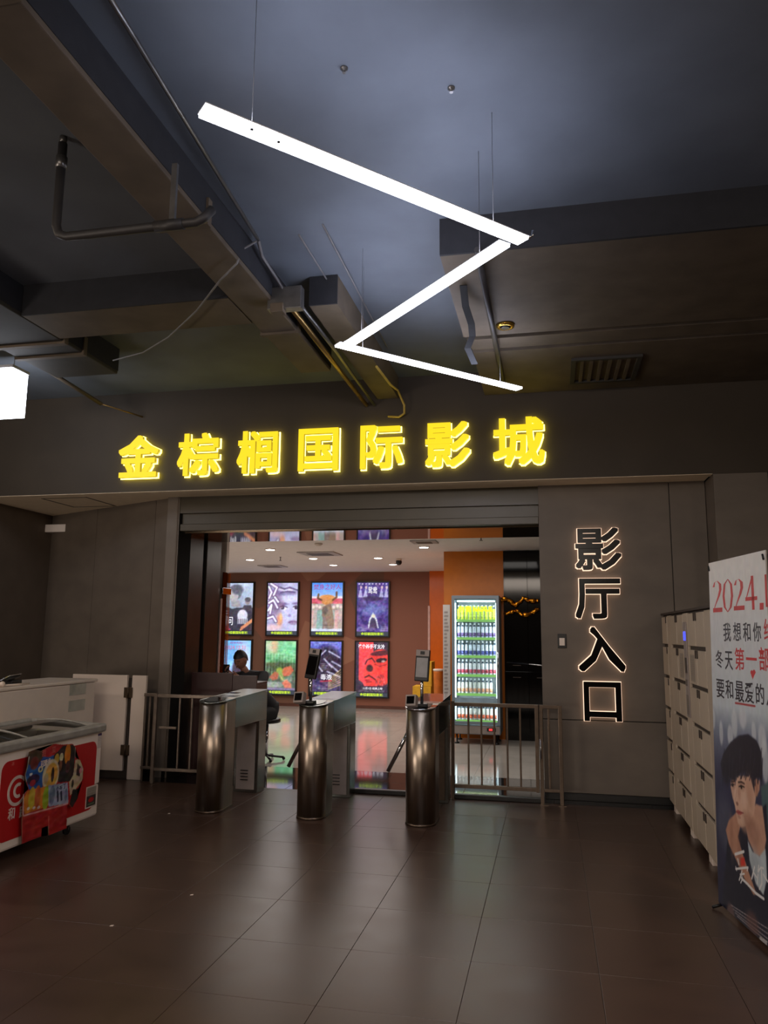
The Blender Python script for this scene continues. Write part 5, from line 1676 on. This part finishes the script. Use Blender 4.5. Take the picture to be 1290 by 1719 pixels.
def skin(chains, sub=2):
    """chains: list of lists of (pos, radius); the first vertex of a chain given as an int joins an existing vertex"""
    verts, rad, edges = [], [], []
    for ch in chains:
        prev = None
        for it in ch:
            if isinstance(it, int):
                prev = it
                continue
            verts.append(it[0])
            rad.append(it[1])
            if prev is not None: edges.append((prev, len(verts) - 1))
            prev = len(verts) - 1
    me = bpy.data.meshes.new('skin')
    me.from_pydata([tuple(v) for v in verts], edges, [])
    o = bpy.data.objects.new('skin', me)
    C.objects.link(o)
    md = o.modifiers.new('s', 'SKIN')
    md.use_smooth_shade = True
    for i, v in enumerate(me.skin_vertices[0].data):
        r = rad[i]
        v.radius = r if isinstance(r, tuple) else (r, r)
        v.use_root = (i == 0)
    s2 = o.modifiers.new('d', 'SUBSURF')
    s2.levels = sub
    s2.render_levels = sub
    dg = bpy.context.evaluated_depsgraph_get()
    m2 = bpy.data.meshes.new_from_object(o.evaluated_get(dg))
    bm = bmesh.new()
    bm.from_mesh(m2)
    for f in bm.faces: f.smooth = True
    bpy.data.objects.remove(o)
    bpy.data.meshes.remove(m2)
    return bm


m_skin = mat('skin', (150, 104, 84), .5, noise=.05)
m_shirt = mat('dark shirt', (30, 28, 32), .8, noise=.15, scale=20)
m_trou = mat('black trousers', (16, 15, 17), .8, noise=.15, scale=20)
m_hair = mat('black hair', (16, 14, 14), .55, noise=.3, scale=60)
V = Vector
pel = V((-3.53, 9.42, .60))
t = thing('person', 'seated person in dark clothes looking down at a phone behind the desk', 'person', (pel.x, pel.y, 0))
chest = V((-3.66, 9.26, .90)); upch = V((-3.69, 9.22, 1.0)); neck = V((-3.735, 9.15, 1.10)); hd = V((-3.775, 9.10, 1.235))
shR, shL = V((-3.50, 9.24, 1.035)), V((-3.87, 9.14, 1.03))
elR, elL = V((-3.50, 9.02, .93)), V((-3.95, 8.98, .86))
wrR, wrL = V((-3.72, 8.93, 1.04)), V((-3.87, 8.93, 1.05))
knR, knL = V((-3.58, 9.02, .56)), V((-3.86, 9.08, .56))
anR, anL = V((-3.62, 9.05, .12)), V((-3.86, 9.10, .12))
body = skin([[(pel, (.12, .10)), ((pel + chest) / 2, (.11, .09)), (chest, (.12, .09)), (upch, (.08, .065)), (neck, .050), (neck.lerp(hd, .5), .05)],
             [3, (shR, .045), (elR, .040), (wrR, .028)],
             [3, (shL, .045), (elL, .040), (wrL, .028)],
             [0, (pel + V((.07, -.05, -.01)), .095), (knR, .062), (anR, .042), (anR + V((-.02, -.12, -.06)), .035)],
             [0, (pel + V((-.08, -.06, -.01)), .095), (knL, .062), (anL, .042), (anL + V((-.02, -.12, -.06)), .035)]])
# head with face, joined into the body mesh; face turned down towards the phone
hb = B()
R = Matrix.Rotation(math.radians(-14), 4, 'Z') @ Matrix.Rotation(math.radians(24), 4, 'X')
q = bmesh.ops.create_uvsphere(hb.bm, u_segments=28, v_segments=20, radius=1)
for v in q['verts']:
    x, y, z = v.co
    z_ = z * .118
    wdt = .076 * (1 - .28 * max(0, -z) ** 1.3)
    dep = .095 * (1 - .12 * max(0, -z))
    v.co = V((x * wdt, y * dep, z_))
    if y < 0:
        fr_ = max(0, 1 - abs(x) * 2.6)
        if z < .35: v.co.y += .004
        v.co.y -= .007 * fr_ * max(0, 1 - abs(z + .75) * 3)          # chin
        v.co.y += .008 * max(0, 1 - abs(abs(x) - .38) * 4) * max(0, 1 - abs(z - .05) * 4)   # eye sockets
        v.co.y -= .004 * max(0, 1 - abs(z - .25) * 5) * (1 - abs(x))  # brow
hb.prism([(-.008, -.088, .018), (.008, -.088, .018), (.015, -.09, -.026), (-.015, -.09, -.026)], (0, -.006, -.002))
hb.ball((0, -.103, -.020), (.012, .013, .011), 10)
hb.ball((-.010, -.096, -.024), (.008, .009, .007), 8)
hb.ball((.010, -.096, -.024), (.008, .009, .007), 8)
for s_ in (-1, 1):
    hb.ball((s_ * .078, .0, -.002), (.010, .02, .032), 10)
    hb.ball((s_ * .029, -.079, .008), (.014, .010, .009), 10)
hb.ball((0, -.088, -.050), (.024, .010, .006), 10)
hb.ball((0, -.087, -.058), (.020, .010, .006), 10)
TH = Matrix.Translation(hd) @ R
bmesh.ops.transform(hb.bm, matrix=TH, verts=hb.bm.verts)
me = bpy.data.meshes.new('tmp'); hb.bm.to_mesh(me); hb.bm.free(); body.from_mesh(me); bpy.data.meshes.remove(me)
# hands: palm and five unequal curled fingers each
def hand(wr, dirv, palmn, side):
    d = dirv.normalized(); n = palmn.normalized(); s = d.cross(n).normalized() * side
    ch = [[(wr, .024), (wr + d * .035, (.034, .018)), (wr + d * .075, (.036, .016))]]
    for i, (off, ln) in enumerate(((-.027, .062), (-.009, .070), (.009, .066), (.026, .052))):
        a = wr + d * .08 + s * off
        ch.append([2, (a, .010), (a + d * ln * .45 + n * .010, .0088), (a + d * ln * .75 + n * .030, .008), (a + d * ln * .7 + n * .048, .0075)])
    th = wr + d * .03 - s * .03
    ch.append([1, (th, .012), (th - s * .02 + d * .025 + n * .015, .0105), (th - s * .015 + d * .05 + n * .032, .009)])
    return skin(ch, 1)
ph = V((-3.865, 8.87, 1.12))
for wr, dv_, nn, sd in ((wrL, V((-.0, -.05, .09)), V((.9, -.2, .1)), 1), (wrR, V((-.12, -.03, .05)), V((-.4, -.3, .8)), -1)):
    h_ = hand(wr, dv_, nn, sd)
    me = bpy.data.meshes.new('tmp'); h_.to_mesh(me); h_.free(); body.from_mesh(me); bpy.data.meshes.remove(me)
obj('body', body, m_skin, t)
# clothes follow the body
sh = skin([[(pel + V((0, 0, .02)), (.165, .145)), (pel + V((0, 0, .07)), (.16, .14)), ((pel + chest) / 2, (.145, .125)), (chest, (.165, .13)), (upch, (.135, .105)), (upch.lerp(neck, .6), (.09, .08)), (neck + V((.003, .008, -.008)), .063)],
           [4, (shR, .082), (elR, .056), (wrR.lerp(elR, .25), .040)],
           [4, (shL, .074), (elL, .056), (wrL.lerp(elL, .25), .040)]])
obj('shirt', sh, m_shirt, t)
tro = skin([[(pel + V((0, .01, .13)), (.135, .12)), (pel + V((.0, .01, .07)), (.16, .14)), (pel + V((.02, .03, .0)), (.17, .16))], [2, (pel + V((.08, -.05, -.02)), .108), (knR, .074), (anR + V((0, 0, .05)), .055)], [2, (pel + V((-.09, -.06, -.02)), .108), (knL, .074), (anL + V((0, 0, .05)), .055)]])
obj('trousers', tro, m_trou, t)
for an in (anR, anL):
    obj('shoe', B().ball(an + V((-.012, -.07, -.078)), (.045, .13, .042), 12), m_blk, t)
hr = B()
q = bmesh.ops.create_uvsphere(hr.bm, u_segments=24, v_segments=16, radius=1)
rem = []
for v in q['verts']:
    x, y, z = v.co
    if z < (.34 if y < -.2 else (-.05 if y < .35 else -.45)): rem.append(v)
    v.co = V((x * .084 * (1 + .03 * math.sin(x * 23 + z * 17)), y * .103 + .004, z * .128 * (1 + .03 * math.sin(y * 19)) + .004))
bmesh.ops.delete(hr.bm, geom=rem, context='VERTS')
for f in hr.bm.faces: f.smooth = True
bmesh.ops.transform(hr.bm, matrix=TH, verts=hr.bm.verts)
obj('hair', hr, m_hair, t)
br = B()
for s_ in (-1, 1):
    br.tube([(s_ * .014, -.091, .026), (s_ * .03, -.089, .031), (s_ * .046, -.080, .027)], .003, 5)
    br.ball((s_ * .029, -.0875, .006), (.007, .003, .004), 8)
bmesh.ops.transform(br.bm, matrix=TH, verts=br.bm.verts)
obj('eyebrows', br, m_hair, t)
tp = Matrix.Translation(ph) @ Matrix.Rotation(math.radians(12), 4, 'Z') @ Matrix.Rotation(math.radians(-28), 4, 'X')
t = thing('mobile_phone', 'black phone held upright by the seated person', 'phone', ph)
obj('case', B().box(-.038, .038, -.005, .005, -.078, .078, bev=.004), m_blk, t, tp)
obj('screen', B().box(-.034, .034, .0052, .0062, -.072, .072), emis('phone screen glow', (190, 200, 220), .6), t, tp)

# small specks of litter on the hall floor
for i, (px, py) in enumerate(((282, 1366), (319, 1503), (184, 1555))):
    p = P(px, py, z=.002)
    tag(obj('paper_scrap', B().prism([p, p + V((.018, .004, 0)), p + V((.014, .02, 0)), p + V((.002, .014, 0))], (0, 0, .002)), m_offw), ['largest white paper scrap on the floor before the left turnstile', 'tiny white paper scrap in the middle of the left floor', 'tiny white paper scrap on the floor near the freezer'][i], 'paper scrap')
